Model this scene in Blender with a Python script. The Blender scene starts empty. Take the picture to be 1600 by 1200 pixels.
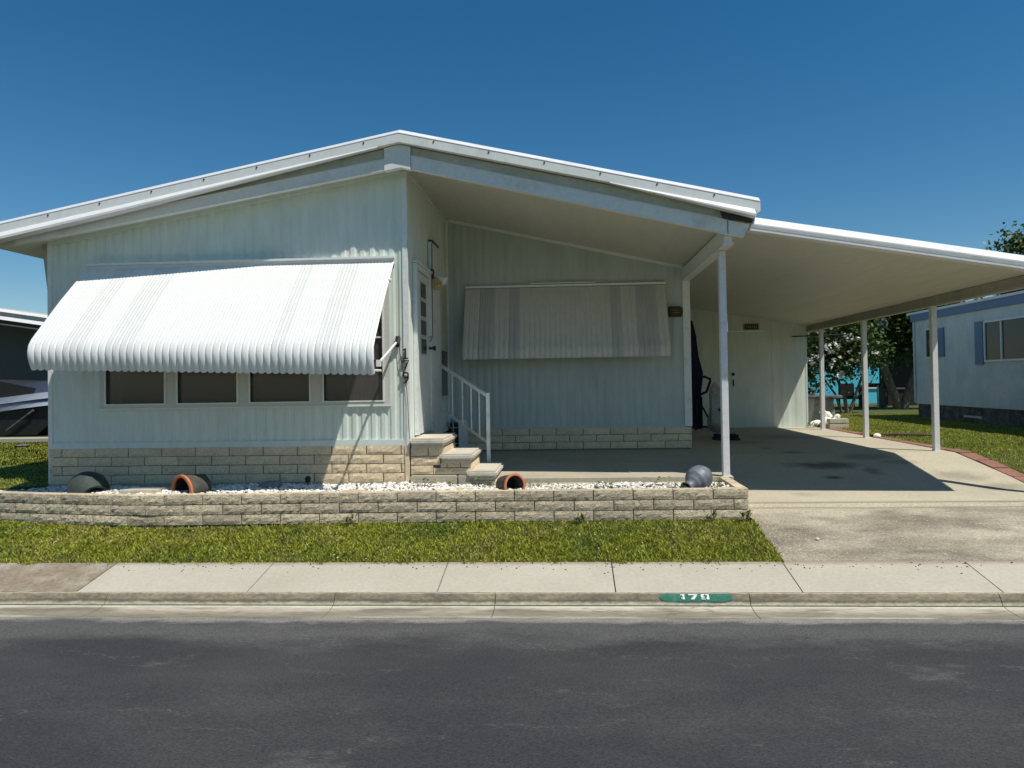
import bpy, bmesh, math, random
import numpy as np
from mathutils import Vector, Matrix
random.seed(7); RNG=np.random.default_rng(7)
S=bpy.context.scene
# ------------------------------------------------------------------ camera
F=1100.; yaw=math.atan(62/1100); pit=math.atan(17/1100); roll=.016
cd=bpy.data.cameras.new('camera'); cam=bpy.data.objects.new('camera',cd); S.collection.objects.link(cam)
cd.sensor_fit='HORIZONTAL'; cd.sensor_width=36; cd.lens=F/1600*36
cd.shift_x=-25/1600; cd.shift_y=-20/1600; cd.clip_end=2000; cd.clip_start=.05
fw=Vector((-math.sin(yaw)*math.cos(pit),math.cos(yaw)*math.cos(pit),math.sin(pit)))
r0=Vector((math.cos(yaw),math.sin(yaw),0)); u0=r0.cross(fw)
rr=r0*math.cos(roll)-u0*math.sin(roll); uu=u0*math.cos(roll)+r0*math.sin(roll)
m=Matrix.Identity(4)
for i in range(3): m[i][0]=rr[i]; m[i][1]=uu[i]; m[i][2]=-fw[i]; m[i][3]=(0,0,1.10)[i]
cam.matrix_world=m; S.camera=cam
# ------------------------------------------------------------------ sky and sun
SUN=Vector((1.43,-1,3.1)).normalized()
el=math.asin(SUN.z); az=math.atan2(SUN.x,SUN.y)
w=bpy.data.worlds.new('World'); S.world=w; w.use_nodes=True
nt=w.node_tree; nt.nodes.clear()
sky=nt.nodes.new('ShaderNodeTexSky'); sky.sky_type='NISHITA'; sky.sun_disc=False
sky.sun_elevation=el; sky.sun_rotation=az; sky.air_density=1.0; sky.dust_density=.15; sky.ozone_density=3.0; sky.altitude=0
bg=nt.nodes.new('ShaderNodeBackground'); bg.inputs['Strength'].default_value=.088
wo=nt.nodes.new('ShaderNodeOutputWorld'); hs=nt.nodes.new('ShaderNodeHueSaturation'); hs.inputs['Saturation'].default_value=1.35; hs.inputs['Hue'].default_value=.493; nt.links.new(sky.outputs[0],hs.inputs['Color']); nt.links.new(hs.outputs[0],bg.inputs[0]); nt.links.new(bg.outputs[0],wo.inputs[0])
sl=bpy.data.lights.new('sun','SUN'); sl.energy=4.9; sl.angle=math.radians(.53); sl.color=(1,.955,.87)
so=bpy.data.objects.new('sun',sl); S.collection.objects.link(so); so.rotation_euler=SUN.to_track_quat('Z','Y').to_euler(); so.location=(10,-5,20)
S.view_settings.view_transform='Standard'; S.view_settings.look='None'; S.view_settings.gamma=1
S.view_settings.use_curve_mapping=False; S.view_settings.exposure=0
S.render.engine='CYCLES'
# ------------------------------------------------------------------ materials
MATS={}
def M(name,col,rough=.6,col2=None,ns=3.,thr=(.4,.6),var=.08,vs=30.,bump=0.,bs=120.,spec=.3,metal=0.,obr=0.,isl=0.,stretch=(1,1,1),trans=0.,col3=None,n3=.6,thr3=(.55,.65),bands=(),veins=None):
    """procedural material: base colour, patches of col2 / col3, fine speckle, relief"""
    m=bpy.data.materials.new(name); m.use_nodes=True; t=m.node_tree; N=t.nodes; L=t.links
    b=N['Principled BSDF']; b.inputs['Roughness'].default_value=rough; b.inputs['Metallic'].default_value=metal
    b.inputs['Specular IOR Level'].default_value=spec
    g=N.new('ShaderNodeNewGeometry'); mp=N.new('ShaderNodeMapping'); mp.inputs['Scale'].default_value=stretch
    L.new(g.outputs['Position'],mp.inputs[0])
    def noise(sc,det=4,r=.55):
        n=N.new('ShaderNodeTexNoise'); n.inputs['Scale'].default_value=sc; n.inputs['Detail'].default_value=det; n.inputs['Roughness'].default_value=r
        L.new(mp.outputs[0],n.inputs['Vector']); return n.outputs[0]
    def mr(src,a,b_,c=0.,d=1.):
        n=N.new('ShaderNodeMapRange'); n.inputs[1].default_value=a; n.inputs[2].default_value=b_; n.inputs[3].default_value=c; n.inputs[4].default_value=d
        L.new(src,n.inputs[0]); return n.outputs[0]
    def mix(fac,a,b_,mode='MIX'):
        n=N.new('ShaderNodeMix'); n.data_type='RGBA'; n.blend_type=mode
        for s,v in ((n.inputs[0],fac),(n.inputs[6],a),(n.inputs[7],b_)):
            if hasattr(v,'links'): L.new(v,s)
            elif isinstance(v,(int,float)): s.default_value=v
            else: s.default_value=(*v,1)
        return n.outputs[2]
    c=None
    cur=tuple(col)
    if col2: cur=mix(mr(noise(ns,5,.6),*thr),cur,tuple(col2))
    if col3: cur=mix(mr(noise(n3,6,.65),*thr3),cur,tuple(col3))
    for (y0,y1,bc,amp,k,nsb) in bands:   # worn strips running along the street, ragged edges
        sp=N.new('ShaderNodeSeparateXYZ'); L.new(g.outputs['Position'],sp.inputs[0])
        ma=N.new('ShaderNodeMath'); ma.operation='MULTIPLY_ADD'; L.new(noise(nsb,6,.65),ma.inputs[0]); ma.inputs[1].default_value=amp; L.new(sp.outputs[1],ma.inputs[2])
        e=abs(y1-y0)*.3; up=mr(ma.outputs[0],y0+amp/2-e,y0+amp/2+e); dn=mr(ma.outputs[0],y1+amp/2-e,y1+amp/2+e,1,0)
        mu=N.new('ShaderNodeMath'); mu.operation='MULTIPLY'; L.new(up,mu.inputs[0]); L.new(dn,mu.inputs[1])
        mk=N.new('ShaderNodeMath'); mk.operation='MULTIPLY'; L.new(mu.outputs[0],mk.inputs[0]); mk.inputs[1].default_value=k
        cur=mix(mk.outputs[0],cur,bc)
    if veins:     # thin wandering cracks filled with pale dust
        sc,wd,vc,k=veins; ab=N.new('ShaderNodeMath'); ab.operation='ABSOLUTE'; sb=N.new('ShaderNodeMath'); sb.operation='SUBTRACT'; sb.inputs[1].default_value=.5
        L.new(noise(sc,7,.6),sb.inputs[0]); L.new(sb.outputs[0],ab.inputs[0]); mu=N.new('ShaderNodeMath'); mu.operation='MULTIPLY'
        L.new(mr(ab.outputs[0],wd*.2,wd,1,0),mu.inputs[0]); L.new(mr(noise(sc*.8+.37,3),.50,.58,0,k),mu.inputs[1]); cur=mix(mu.outputs[0],cur,vc)
    def scale_by(cur,valsock):
        cb=N.new('ShaderNodeCombineColor'); 
        for i in range(3): L.new(valsock,cb.inputs[i])
        return mix(1.,cur,cb.outputs[0],'MULTIPLY')
    if var: cur=scale_by(cur,mr(noise(vs,3),.25,.75,1-var*1.6,1+var*1.6))
    if obr:
        oi=N.new('ShaderNodeObjectInfo'); cur=scale_by(cur,mr(oi.outputs['Random'],0,1,1-obr,1+obr))
    if isl:
        cur=scale_by(cur,mr(g.outputs['Random Per Island'],0,1,1-isl,1+isl))
    if hasattr(cur,'links'): L.new(cur,b.inputs['Base Color'])
    else: b.inputs['Base Color'].default_value=(*cur,1)
    if bump:
        bp=N.new('ShaderNodeBump'); bp.inputs['Strength'].default_value=1; bp.inputs['Distance'].default_value=bump
        L.new(noise(bs,6,.65),bp.inputs['Height']); L.new(bp.outputs[0],b.inputs['Normal'])
    if trans:
        b.inputs['Transmission Weight'].default_value=0
        tb=N.new('ShaderNodeBsdfTranslucent'); ms=N.new('ShaderNodeMixShader'); ms.inputs[0].default_value=trans
        if hasattr(cur,'links'): L.new(cur,tb.inputs[0])
        else: tb.inputs[0].default_value=(*cur,1)
        L.new(b.outputs[0],ms.inputs[1]); L.new(tb.outputs[0],ms.inputs[2]); L.new(ms.outputs[0],N['Material Output'].inputs[0])
    MATS[name]=m; return m
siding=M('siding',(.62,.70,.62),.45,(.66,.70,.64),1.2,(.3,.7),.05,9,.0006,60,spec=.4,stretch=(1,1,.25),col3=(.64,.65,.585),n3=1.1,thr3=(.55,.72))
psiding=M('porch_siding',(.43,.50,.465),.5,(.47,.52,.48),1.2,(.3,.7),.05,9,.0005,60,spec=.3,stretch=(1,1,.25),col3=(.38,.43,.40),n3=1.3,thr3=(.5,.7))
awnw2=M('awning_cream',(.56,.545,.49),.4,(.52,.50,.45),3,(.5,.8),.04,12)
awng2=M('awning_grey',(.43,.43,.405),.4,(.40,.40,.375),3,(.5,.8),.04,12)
trim=M('trim_white',(.72,.735,.70),.4,(.56,.56,.5),4,(.55,.8),.04,20,spec=.4)
white=M('roof_white',(.68,.68,.675),.38,(.56,.56,.54),3,(.5,.8),.04,16,spec=.45,stretch=(1,1,3))
grime=M('grimy_panel',(.50,.50,.42),.5,(.40,.40,.30),3,(.4,.7),.08,14,stretch=(1,1,2))
beamm=M('beam_taupe',(.40,.385,.32),.6,(.33,.32,.26),3,(.4,.7),.06,14)
ceilm=M('ceiling_cream',(.60,.60,.51),.5,(.54,.545,.455),1.5,(.3,.7),.03,10,stretch=(1,.2,1))
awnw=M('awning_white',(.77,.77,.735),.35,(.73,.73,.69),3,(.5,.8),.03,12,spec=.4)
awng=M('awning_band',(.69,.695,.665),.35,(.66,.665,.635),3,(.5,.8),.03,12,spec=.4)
dark=M('dark_metal',(.025,.026,.028),.45,spec=.4)
buff=M('buff_block',(.70,.565,.375),.85,(.58,.465,.31),7,(.4,.75),.12,45,.005,45,spec=.15,obr=.08)
grayb=M('weathered_block',(.64,.53,.365),.9,(.16,.12,.085),34,(.56,.66),.2,60,.010,55,spec=.12,obr=.16,col3=(.42,.345,.255),n3=1.3,thr3=(.45,.7),stretch=(.8,1,1.5))
mortar=M('mortar',(.09,.075,.06),.95,var=.1)
mort2=M('mortar_buff',(.22,.18,.13),.95,var=.1)
capm=M('cast_stone',(.58,.53,.43),.75,(.47,.42,.33),6,(.45,.7),.08,60,.0015,90)
conc=M('old_concrete',(.43,.385,.29),.85,(.36,.325,.25),1.6,(.4,.7),.07,25,.001,150)
walkm=M('sidewalk_concrete',(.465,.43,.345),.85,(.42,.385,.305),1.4,(.35,.7),.06,35,.0012,160,obr=.035,bands=[(6.275,6.36,(.30,.24,.19),.09,.8,7),(5.77,5.79,(.55,.5,.4),.01,.5,4)])
walkold=M('sidewalk_old',(.24,.195,.135),.9,(.34,.30,.235),5,(.45,.7),.15,30,.003,90)
apron=M('aggregate_concrete',(.30,.26,.19),.9,(.44,.395,.30),2.2,(.42,.62),.28,70,.005,60,col3=(.18,.155,.115),n3=1.3,thr3=(.47,.66),stretch=(.6,1.2,1),bands=[(7.78,8.06,(.47,.42,.31),.25,.9,1.5),(7.80,7.86,(.20,.175,.13),.12,.6,2),(6.3,6.36,(.2,.17,.12),.1,.5,5)])
kerbm=M('kerb_concrete',(.25,.21,.14),.9,(.15,.125,.09),7,(.42,.62),.2,50,.005,70,stretch=(.5,1,1),bands=[(5.695,5.714,(.50,.46,.37),.022,.8,9),(5.714,5.726,(.10,.085,.065),.02,.6,14),(5.758,5.775,(.46,.42,.33),.01,.7,8)])
gutm=M('gutter_concrete',(.42,.38,.30),.9,(.20,.175,.13),2.6,(.46,.58),.14,30,.003,70,stretch=(.35,1.6,1),bands=[(5.37,5.405,(.13,.11,.085),.03,.85,6),(5.46,5.57,(.24,.21,.155),.22,.8,1.3),(5.66,5.72,(.58,.54,.44),.08,.7,4)],veins=(1.6,.010,(.16,.14,.1),.8))
asph=M('asphalt',(.042,.042,.045),.85,(.062,.061,.061),1.3,(.4,.7),.34,110,.006,160,spec=.25,col3=(.125,.122,.118),n3=.9,thr3=(.60,.70),stretch=(.6,1.3,1),bands=[(5.30,5.42,(.36,.34,.29),.34,.8,3.5),(4.9,5.35,(.12,.118,.112),1.1,.6,1.3)],veins=(1.7,.008,(.15,.145,.135),.40))
soil=M('soil',(.10,.075,.05),.95,var=.3,vs=60,bump=.01)
turf=M('turf',(.07,.095,.018),.95,(.09,.10,.03),3,(.4,.7),.3,40,.02,60)
blade=M('grass_blade',(.31,.33,.04),.6,(.37,.34,.08),2.2,(.45,.62),.18,8,isl=.38,trans=.3,col3=(.16,.225,.03),n3=1.1,thr3=(.5,.65),spec=.2)
gravelm=M('white_gravel',(.78,.74,.67),.85,var=.1,vs=25,isl=.25,col2=(.5,.46,.38),ns=9,thr=(.5,.7))
leafm=M('leaf_dark',(.060,.095,.022),.45,(.12,.165,.04),1.5,(.45,.7),.15,10,isl=.5,trans=.25)
leafl=M('leaf_bright',(.07,.13,.025),.5,(.10,.16,.04),3,(.4,.7),.15,10,isl=.4,trans=.25)
bark=M('bark',(.26,.21,.16),.9,(.15,.12,.09),8,(.4,.6),.2,30,.01,40,stretch=(1,1,.3))
flowm=M('flower_white',(.75,.72,.64),.6,isl=.15)
terra=M('terracotta',(.50,.175,.075),.75,(.40,.15,.08),8,(.4,.7),.1,40)
potd=M('pot_dark',(.060,.062,.050),.75,(.10,.09,.065),6,(.45,.7),.15,30,.001,100)
potg=M('pot_green',(.045,.062,.052),.7,(.07,.075,.06),6,(.45,.7),.15,30)
vasem=M('vase_glaze',(.155,.165,.185),.5,(.09,.10,.115),7,(.4,.7),.1,30,spec=.5)
paverm=M('red_paver',(.30,.145,.105),.9,(.22,.12,.09),8,(.4,.7),.15,40,.002,90,obr=.15)
greenp=M('green_paint',(.018,.135,.085),.7,(.05,.17,.12),12,(.5,.65),.15,50,col3=(.22,.22,.16),n3=14,thr3=(.68,.74))
whitep=M('white_paint',(.70,.72,.66),.7,(.4,.45,.38),20,(.6,.7))
iron=M('black_iron',(.022,.021,.02),.6)
navy=M('navy_fabric',(.012,.016,.040),.9,var=.15,vs=15)
bagm=M('plastic_bag',(.42,.40,.38),.5,(.30,.29,.28),6,(.4,.6),.1,20,spec=.4)
cyan=M('cyan_paint',(.10,.58,.74),.6,(.09,.54,.70),2,(.4,.6),.04,10)
nbrw=M('neighbor_siding',(.60,.62,.60),.5,(.52,.55,.56),2,(.4,.6),.03,12)
nbrb=M('slate_blue_trim',(.14,.20,.31),.5,var=.04)
rockm=M('faux_rock',(.15,.14,.125),.9,(.07,.065,.06),6,(.4,.6),.25,20,.02,20)
nbrd=M('dark_siding',(.10,.10,.10),.7,var=.1)
tarpw=M('tarp_pale',(.50,.54,.62),.6,var=.06)
tarpb=M('tarp_blue',(.08,.10,.16),.6,var=.1)
tarpk=M('tarp_black',(.018,.018,.019),.5,var=.2,vs=8)
brass=M('lamp_amber',(.50,.36,.10),.3,spec=.5)
signd=M('sign_dark',(.055,.050,.022),.6)
signy=M('sign_yellow',(.34,.27,.09),.6)
curt=M('curtain',(.62,.55,.42),.9,(.5,.43,.32),5,(.4,.6),.06,10,stretch=(3,1,.2))
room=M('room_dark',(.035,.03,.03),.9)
def glassm(name,tint,alpha,rough=.08):
    m=bpy.data.materials.new(name); m.use_nodes=True; t=m.node_tree; N=t.nodes; L=t.links; N.remove(N['Principled BSDF'])
    tr=N.new('ShaderNodeBsdfTransparent'); tr.inputs[0].default_value=(1,1,1,1)
    d=N.new('ShaderNodeBsdfDiffuse'); d.inputs[0].default_value=(*tint,1)
    gl=N.new('ShaderNodeBsdfGlossy'); gl.inputs['Roughness'].default_value=rough; gl.inputs[0].default_value=(1,1,1,1)
    fr=N.new('ShaderNodeFresnel'); fr.inputs[0].default_value=1.45
    mx=N.new('ShaderNodeMixShader'); mx.inputs[0].default_value=alpha; L.new(tr.outputs[0],mx.inputs[1]); L.new(d.outputs[0],mx.inputs[2])
    m2=N.new('ShaderNodeMixShader'); L.new(fr.outputs[0],m2.inputs[0]); L.new(mx.outputs[0],m2.inputs[1]); L.new(gl.outputs[0],m2.inputs[2])
    L.new(m2.outputs[0],N['Material Output'].inputs[0]); return m
screen=glassm('screened_glass',(.105,.098,.098),.58,.12)
glass=glassm('window_glass',(.02,.025,.03),.5,.03)
# driveway: shaped oil stains on the concrete
def drive_mat():
    m=M('driveway_concrete',(.47,.42,.31),.85,(.42,.375,.28),1.4,(.4,.7),.07,28,.0015,140,bands=[(8.03,8.10,(.27,.24,.18),.04,.7,5)]); t=m.node_tree; N=t.nodes; L=t.links
    b=N['Principled BSDF']; src=b.inputs['Base Color'].links[0].from_socket
    g=N.new('ShaderNodeNewGeometry'); no=N.new('ShaderNodeTexNoise'); no.inputs['Scale'].default_value=6; no.inputs['Detail'].default_value=6; L.new(g.outputs['Position'],no.inputs['Vector'])
    acc=None
    for (x,y,rx,ry,k) in [(3.45,9.75,.55,.22,.75),(3.3,10.6,.22,.16,.6),(3.1,11.3,.12,.1,.6),(4.2,10.2,.5,.22,.45),(3.35,9.15,.14,.08,.8),(3.95,9.45,.14,.2,.5),(4.9,9.2,.35,.3,.35),(5.2,8.7,.4,.2,.4),(2.75,8.43,.17,.12,.22),(4.5,9.9,.3,.12,.4),(3.9,13.5,.7,.8,.3),(3.0,12.4,.5,.4,.3)]:
        mp=N.new('ShaderNodeMapping'); mp.vector_type='POINT'; mp.inputs['Location'].default_value=(-x/rx,-y/ry,0); mp.inputs['Scale'].default_value=(1/rx,1/ry,0)
        L.new(g.outputs['Position'],mp.inputs[0]); ln=N.new('ShaderNodeVectorMath'); ln.operation='LENGTH'; L.new(mp.outputs[0],ln.inputs[0])
        ad=N.new('ShaderNodeMath'); ad.operation='MULTIPLY_ADD'; L.new(no.outputs[0],ad.inputs[0]); ad.inputs[1].default_value=1.3; L.new(ln.outputs['Value'],ad.inputs[2])
        r=N.new('ShaderNodeMapRange'); r.inputs[1].default_value=1.0; r.inputs[2].default_value=1.75; r.inputs[3].default_value=k; r.inputs[4].default_value=0; L.new(ad.outputs[0],r.inputs[0])
        if acc is None: acc=r.outputs[0]
        else:
            mx=N.new('ShaderNodeMath'); mx.operation='MAXIMUM'; L.new(acc,mx.inputs[0]); L.new(r.outputs[0],mx.inputs[1]); acc=mx.outputs[0]
    mi=N.new('ShaderNodeMix'); mi.data_type='RGBA'; L.new(acc,mi.inputs[0]); L.new(src,mi.inputs[6]); mi.inputs[7].default_value=(.07,.06,.05,1); L.new(mi.outputs[2],b.inputs['Base Color'])
    return m
drivem=drive_mat()
# ------------------------------------------------------------------ builders
COL=S.collection
WL={}          # world location of every object made here
class MB:
    """collects world-space geometry; build() links it as one mesh object"""
    def __init__(s): s.v=[]; s.f=[]
    def add(s,vs,fs):
        o=len(s.v); s.v+= [tuple(v) for v in vs]; s.f+=[tuple(i+o for i in f) for f in fs]; return s
    def box(s,x0,x1,y0,y1,z0,z1):
        return s.add([(x0,y0,z0),(x1,y0,z0),(x1,y1,z0),(x0,y1,z0),(x0,y0,z1),(x1,y0,z1),(x1,y1,z1),(x0,y1,z1)],
            [(0,3,2,1),(4,5,6,7),(0,1,5,4),(1,2,6,5),(2,3,7,6),(3,0,4,7)])
    def rbox(s,x0,x1,y0,y1,z0,z1,b=.006):
        bm=bmesh.new(); bmesh.ops.create_cube(bm,size=1)
        for v in bm.verts: v.co=Vector(((x0+x1)/2+v.co.x*(x1-x0),(y0+y1)/2+v.co.y*(y1-y0),(z0+z1)/2+v.co.z*(z1-z0)))
        bmesh.ops.bevel(bm,geom=bm.edges[:],offset=b,segments=2,affect='EDGES'); s.bm(bm); return s
    def bm(s,bm,mt=None):
        bm.verts.index_update(); vs=[(mt@v.co) if mt else v.co.copy() for v in bm.verts]
        s.add(vs,[[v.index for v in f.verts] for f in bm.faces]); bm.free(); return s
    def prism(s,pts,a,b,ax='Y'):
        """closed outline pts extruded from a to b along an axis; for Y pts are (x,z), X: (y,z), Z: (x,y)"""
        n=len(pts)
        def P(p,t): return {'Y':(p[0],t,p[1]),'X':(t,p[0],p[1]),'Z':(p[0],p[1],t)}[ax]
        vs=[P(p,a) for p in pts]+[P(p,b) for p in pts]
        fs=[tuple(range(n)),tuple(range(2*n-1,n-1,-1))]+[(i,i+n,(i+1)%n+n,(i+1)%n) for i in range(n)]
        return s.add(vs,fs)
    def tube(s,pts,r,n=8,cap=True):
        pts=[Vector(p) for p in pts]; rs=r if isinstance(r,(list,tuple)) else [r]*len(pts); rings=[]; ref=None
        for i,p in enumerate(pts):
            d=(pts[min(i+1,len(pts)-1)]-pts[max(i-1,0)]).normalized()
            if ref is None or abs(ref.dot(d))>.95: ref=Vector((0,0,1)) if abs(d.z)<.9 else Vector((1,0,0))
            a=d.cross(ref).normalized(); b=d.cross(a); ref=a.cross(d)
            rings.append([p+(a*math.cos(t)+b*math.sin(t))*rs[i] for t in [2*math.pi*k/n+math.pi/n for k in range(n)]])
        vs=[v for q in rings for v in q]; fs=[]
        for i in range(len(pts)-1):
            for k in range(n): fs.append((i*n+k,i*n+(k+1)%n,(i+1)*n+(k+1)%n,(i+1)*n+k))
        if cap: fs+= [tuple(range(n-1,-1,-1)),tuple((len(pts)-1)*n+k for k in range(n))]
        return s.add(vs,fs)
    def lathe(s,prof,mt=None,n=28):
        vs=[];fs=[]
        for (r,z) in prof:
            for k in range(n):
                p=Vector((r*math.cos(2*math.pi*k/n),r*math.sin(2*math.pi*k/n),z)); vs.append(mt@p if mt else p)
        for i in range(len(prof)-1):
            for k in range(n): fs.append((i*n+k,i*n+(k+1)%n,(i+1)*n+(k+1)%n,(i+1)*n+k))
        return s.add(vs,fs)
    def build(s,name,mat,parent=None,smooth=False,**kw):
        v=np.array(s.v,dtype=float); lo=v.min(0);hi=v.max(0); c=Vector(((lo[0]+hi[0])/2,(lo[1]+hi[1])/2,lo[2]))
        me=bpy.data.meshes.new(name); me.from_pydata((v-np.array(c)).tolist(),[],s.f); me.materials.append(mat)
        if smooth:
            me.polygons.foreach_set('use_smooth',[True]*len(me.polygons)); 
            try: me.set_sharp_from_angle(angle=math.radians(40))
            except Exception: pass
        me.update(); return link(name,me,c,parent,**kw)
def link(name,me,loc,parent=None,rot=None,**kw):
    o=bpy.data.objects.new(name,me); COL.objects.link(o); loc=Vector(loc); WL[o]=loc
    if parent is not None: o.parent=parent; o.location=loc-WL[parent]
    else: o.location=loc
    if rot: o.rotation_euler=rot
    tag(o,**kw); return o
def tag(o,label=None,cat=None,group=None,kind=None):
    for k,v in (('label',label),('category',cat),('group',group),('kind',kind)):
        if v: o[k]=v
    return o
def thing(name,label,cat,loc,group=None):
    return link(name,None,loc,None,label=label,cat=cat,group=group)
def part(o_parent,name,mat,fn,smooth=False,**kw):
    b=MB(); fn(b); return b.build(name,mat,o_parent,smooth,**kw)
def boxpart(p,name,mat,x0,x1,y0,y1,z0,z1,bev=0,**kw):
    b=MB(); (b.rbox(x0,x1,y0,y1,z0,z1,bev) if bev else b.box(x0,x1,y0,y1,z0,z1)); return b.build(name,mat,p,**kw)
def bulk(name,V,Fq,mat,parent=None,**kw):
    """large mesh straight from arrays; Fq (n,3) or (n,4)"""
    me=bpy.data.meshes.new(name); V=np.asarray(V,dtype=np.float32); Fq=np.asarray(Fq,dtype=np.int32); k=Fq.shape[1]
    me.vertices.add(len(V)); me.vertices.foreach_set('co',V.ravel()); me.loops.add(Fq.size); me.loops.foreach_set('vertex_index',Fq.ravel())
    me.polygons.add(len(Fq)); me.polygons.foreach_set('loop_start',np.arange(0,Fq.size,k,dtype=np.int32))
    me.materials.append(mat); me.update(calc_edges=True); me.validate(); return link(name,me,(0,0,0) if parent is None else WL[parent],parent,**kw)
# ground profile of the drive and apron
PY=[5.77,6.32,7.3,8.0,8.65,9.1,10.4,60]; PZ=[-.62,-.515,-.37,-.30,-.255,-.18,0,0]
def prof(y): return float(np.interp(y,PY,PZ))
def sheet(name,x0,x1,ys,zf,mat,nx=2,thick=.12,parent=None,**kw):
    """ground sheet following a profile along Y, with real thickness"""
    b=MB(); xs=np.linspace(x0,x1,nx); vs=[];fs=[]
    for y in ys:
        for x in xs: vs.append((x,y,zf(x,y)))
    n=len(xs)
    for j in range(len(ys)-1):
        for i in range(n-1): fs.append((j*n+i,j*n+i+1,(j+1)*n+i+1,(j+1)*n+i))
    b.add(vs,fs)
    if thick:
        o=len(vs); b.v+= [(v[0],v[1],v[2]-thick) for v in vs]
        for j in range(len(ys)-1):
            b.f.append((o+j*n,j*n,(j+1)*n,o+(j+1)*n)); b.f.append((j*n+n-1,o+j*n+n-1,o+(j+1)*n+n-1,(j+1)*n+n-1))
        for i in range(n-1):
            b.f.append((i+1,i,o+i,o+i+1)); J=(len(ys)-1)*n; b.f.append((J+i,J+i+1,o+J+i+1,o+J+i))
    return b.build(name,mat,parent,**kw)
# ------------------------------------------------------------------ ground, road, walk, drive
sheet('ground',-400,400,[-400,-2.1,-2.0,5.3,6.28,7.3,8.65,9.1,10.4,11,500],lambda x,y:(-.80 if y<=5.3 else (-.56 if y<6.3 else prof(y)-.05)),turf,2,0,kind='structure')
sheet('road',-60,60,[-1.9,0,2,4,5.384],lambda x,y:-.70+.02*(1-((y-2)/3.4)**2),asph,2,.1,kind='structure')
sheet('far_pavement',-60,60,[-2.0-1.6,-2.0],lambda x,y:-.66,walkm,2,.1,kind='structure')
# gutter: joints every 3.05 m
gut=link('gutter',None,(0,5.5,-.7),None,kind='structure')
kerb=link('kerb',None,(0,5.72,-.7),None,kind='structure')
gx=[-60,-22,-19,-16,-13,-10,-7,-3.9,-1.95,-.62,1.42,3.35,6.4,9.5,12.5,15.5,18.5,60]
def jig(x,y): return .004*math.sin(x*23+y*7)+.003*math.sin(x*51)
for a,b_ in zip(gx[:-1],gx[1:]):
    g=.003
    n=max(2,int((b_-a)/.12)) if abs(a)<8 else 2
    sheet('gutter_section',a+g,b_-g,[5.386,5.43,5.52,5.62,5.7025],lambda x,y:-.703-.018*math.sin((y-5.386)/.314*math.pi),gutm,n,.1,gut)
    sheet('kerb_section',a+g,b_-g,[5.703,5.712,5.722,5.745,5.758,5.768],lambda x,y:np.interp(y,[5.703,5.712,5.722,5.745,5.758,5.768],[-.705,-.685,-.667,-.634,-.622,-.618])+(jig(x,y)*.6 if y>5.705 else 0),kerbm,n,.12,kerb)
walk=link('sidewalk',None,(0,6,-.6),None,kind='structure')
def wz(x,y): return float(np.interp(y,[5.775,6.32],[-.617,-.512]))
wx=[-30,-27,-24,-21,-18,-15,-12,-9,-7.2,-5.72,-4.19,-2.71,-1.105,.36,1.85,3.40,4.95,6.5,8,9.5,11,12.5,14,17,20,23,60]
for i,(a,b_) in enumerate(zip(wx[:-1],wx[1:])):
    mt=walkold if -12<a<-4.5 else walkm
    g=.005 if mt is walkm else .009
    sheet('sidewalk_panel',a+g,b_-g,[5.775,6.05,6.32],wz,mt,6,.1,walk)
def az_(x,y): 
    z=prof(y); return z+.006*math.sin(x*3.1+y*2)*math.sin(y*4.2+x) if 6.35<y<8 else z
sheet('driveway_apron',1.875,6.6,list(np.linspace(6.325,8.03,16)),az_,apron,40,.12,kind='structure')
sheet('neighbor_apron',-9.5,-7.6,[6.325,6.8,7.6],lambda x,y:prof(y)+.02,walkold,3,.12,kind='structure')
sheet('driveway',1.905,5.50,[8.045,8.35,8.65,8.9,9.1,9.4,9.8,10.2,10.4,13.2,15.9,18],lambda x,y:prof(y),drivem,3,.14,kind='structure')
def slabz(y): return float(np.interp(y,[8.3,10.8,12],[-.035,.05,.05]))
sheet('porch_slab',-1.85,1.90,[8.3,9.5,10.9],lambda x,y:slabz(y),conc,3,.3,kind='structure')
sheet('porch_footing',-.9,1.895,[8.0,8.296],lambda x,y:-.085,conc,3,.2,kind='structure')
# lawns under the grass
sheet('front_lawn',-30,1.86,[6.335,6.6,7.0,7.35],lambda x,y:float(np.interp(y,[6.335,6.6,7.35],[-.53,-.47,-.35])),turf,2,.1,kind='structure')
sheet('left_lawn',-40,-6.99,[8.6,9,15],lambda x,y:-.05,turf,2,.4,kind='structure')
sheet('right_lawn',5.76,40,[8.2,8.65,9.1,10.4,12,60],lambda x,y:prof(y)+.0,turf,2,.1,kind='structure')
b=MB(); b.prism([(-6.99,7.76),(-6.24,8.18),(-6.24,8.598),(-8.5,8.598),(-7.9,8.12),(-7.2,7.79)],-.35,-.052,'Z'); b.prism([(-6.985,8.602),(-6.24,8.602),(-6.24,15),(-6.985,15)],-.35,-.052,'Z'); b.build('left_lawn',turf,None,kind='structure')
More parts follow.
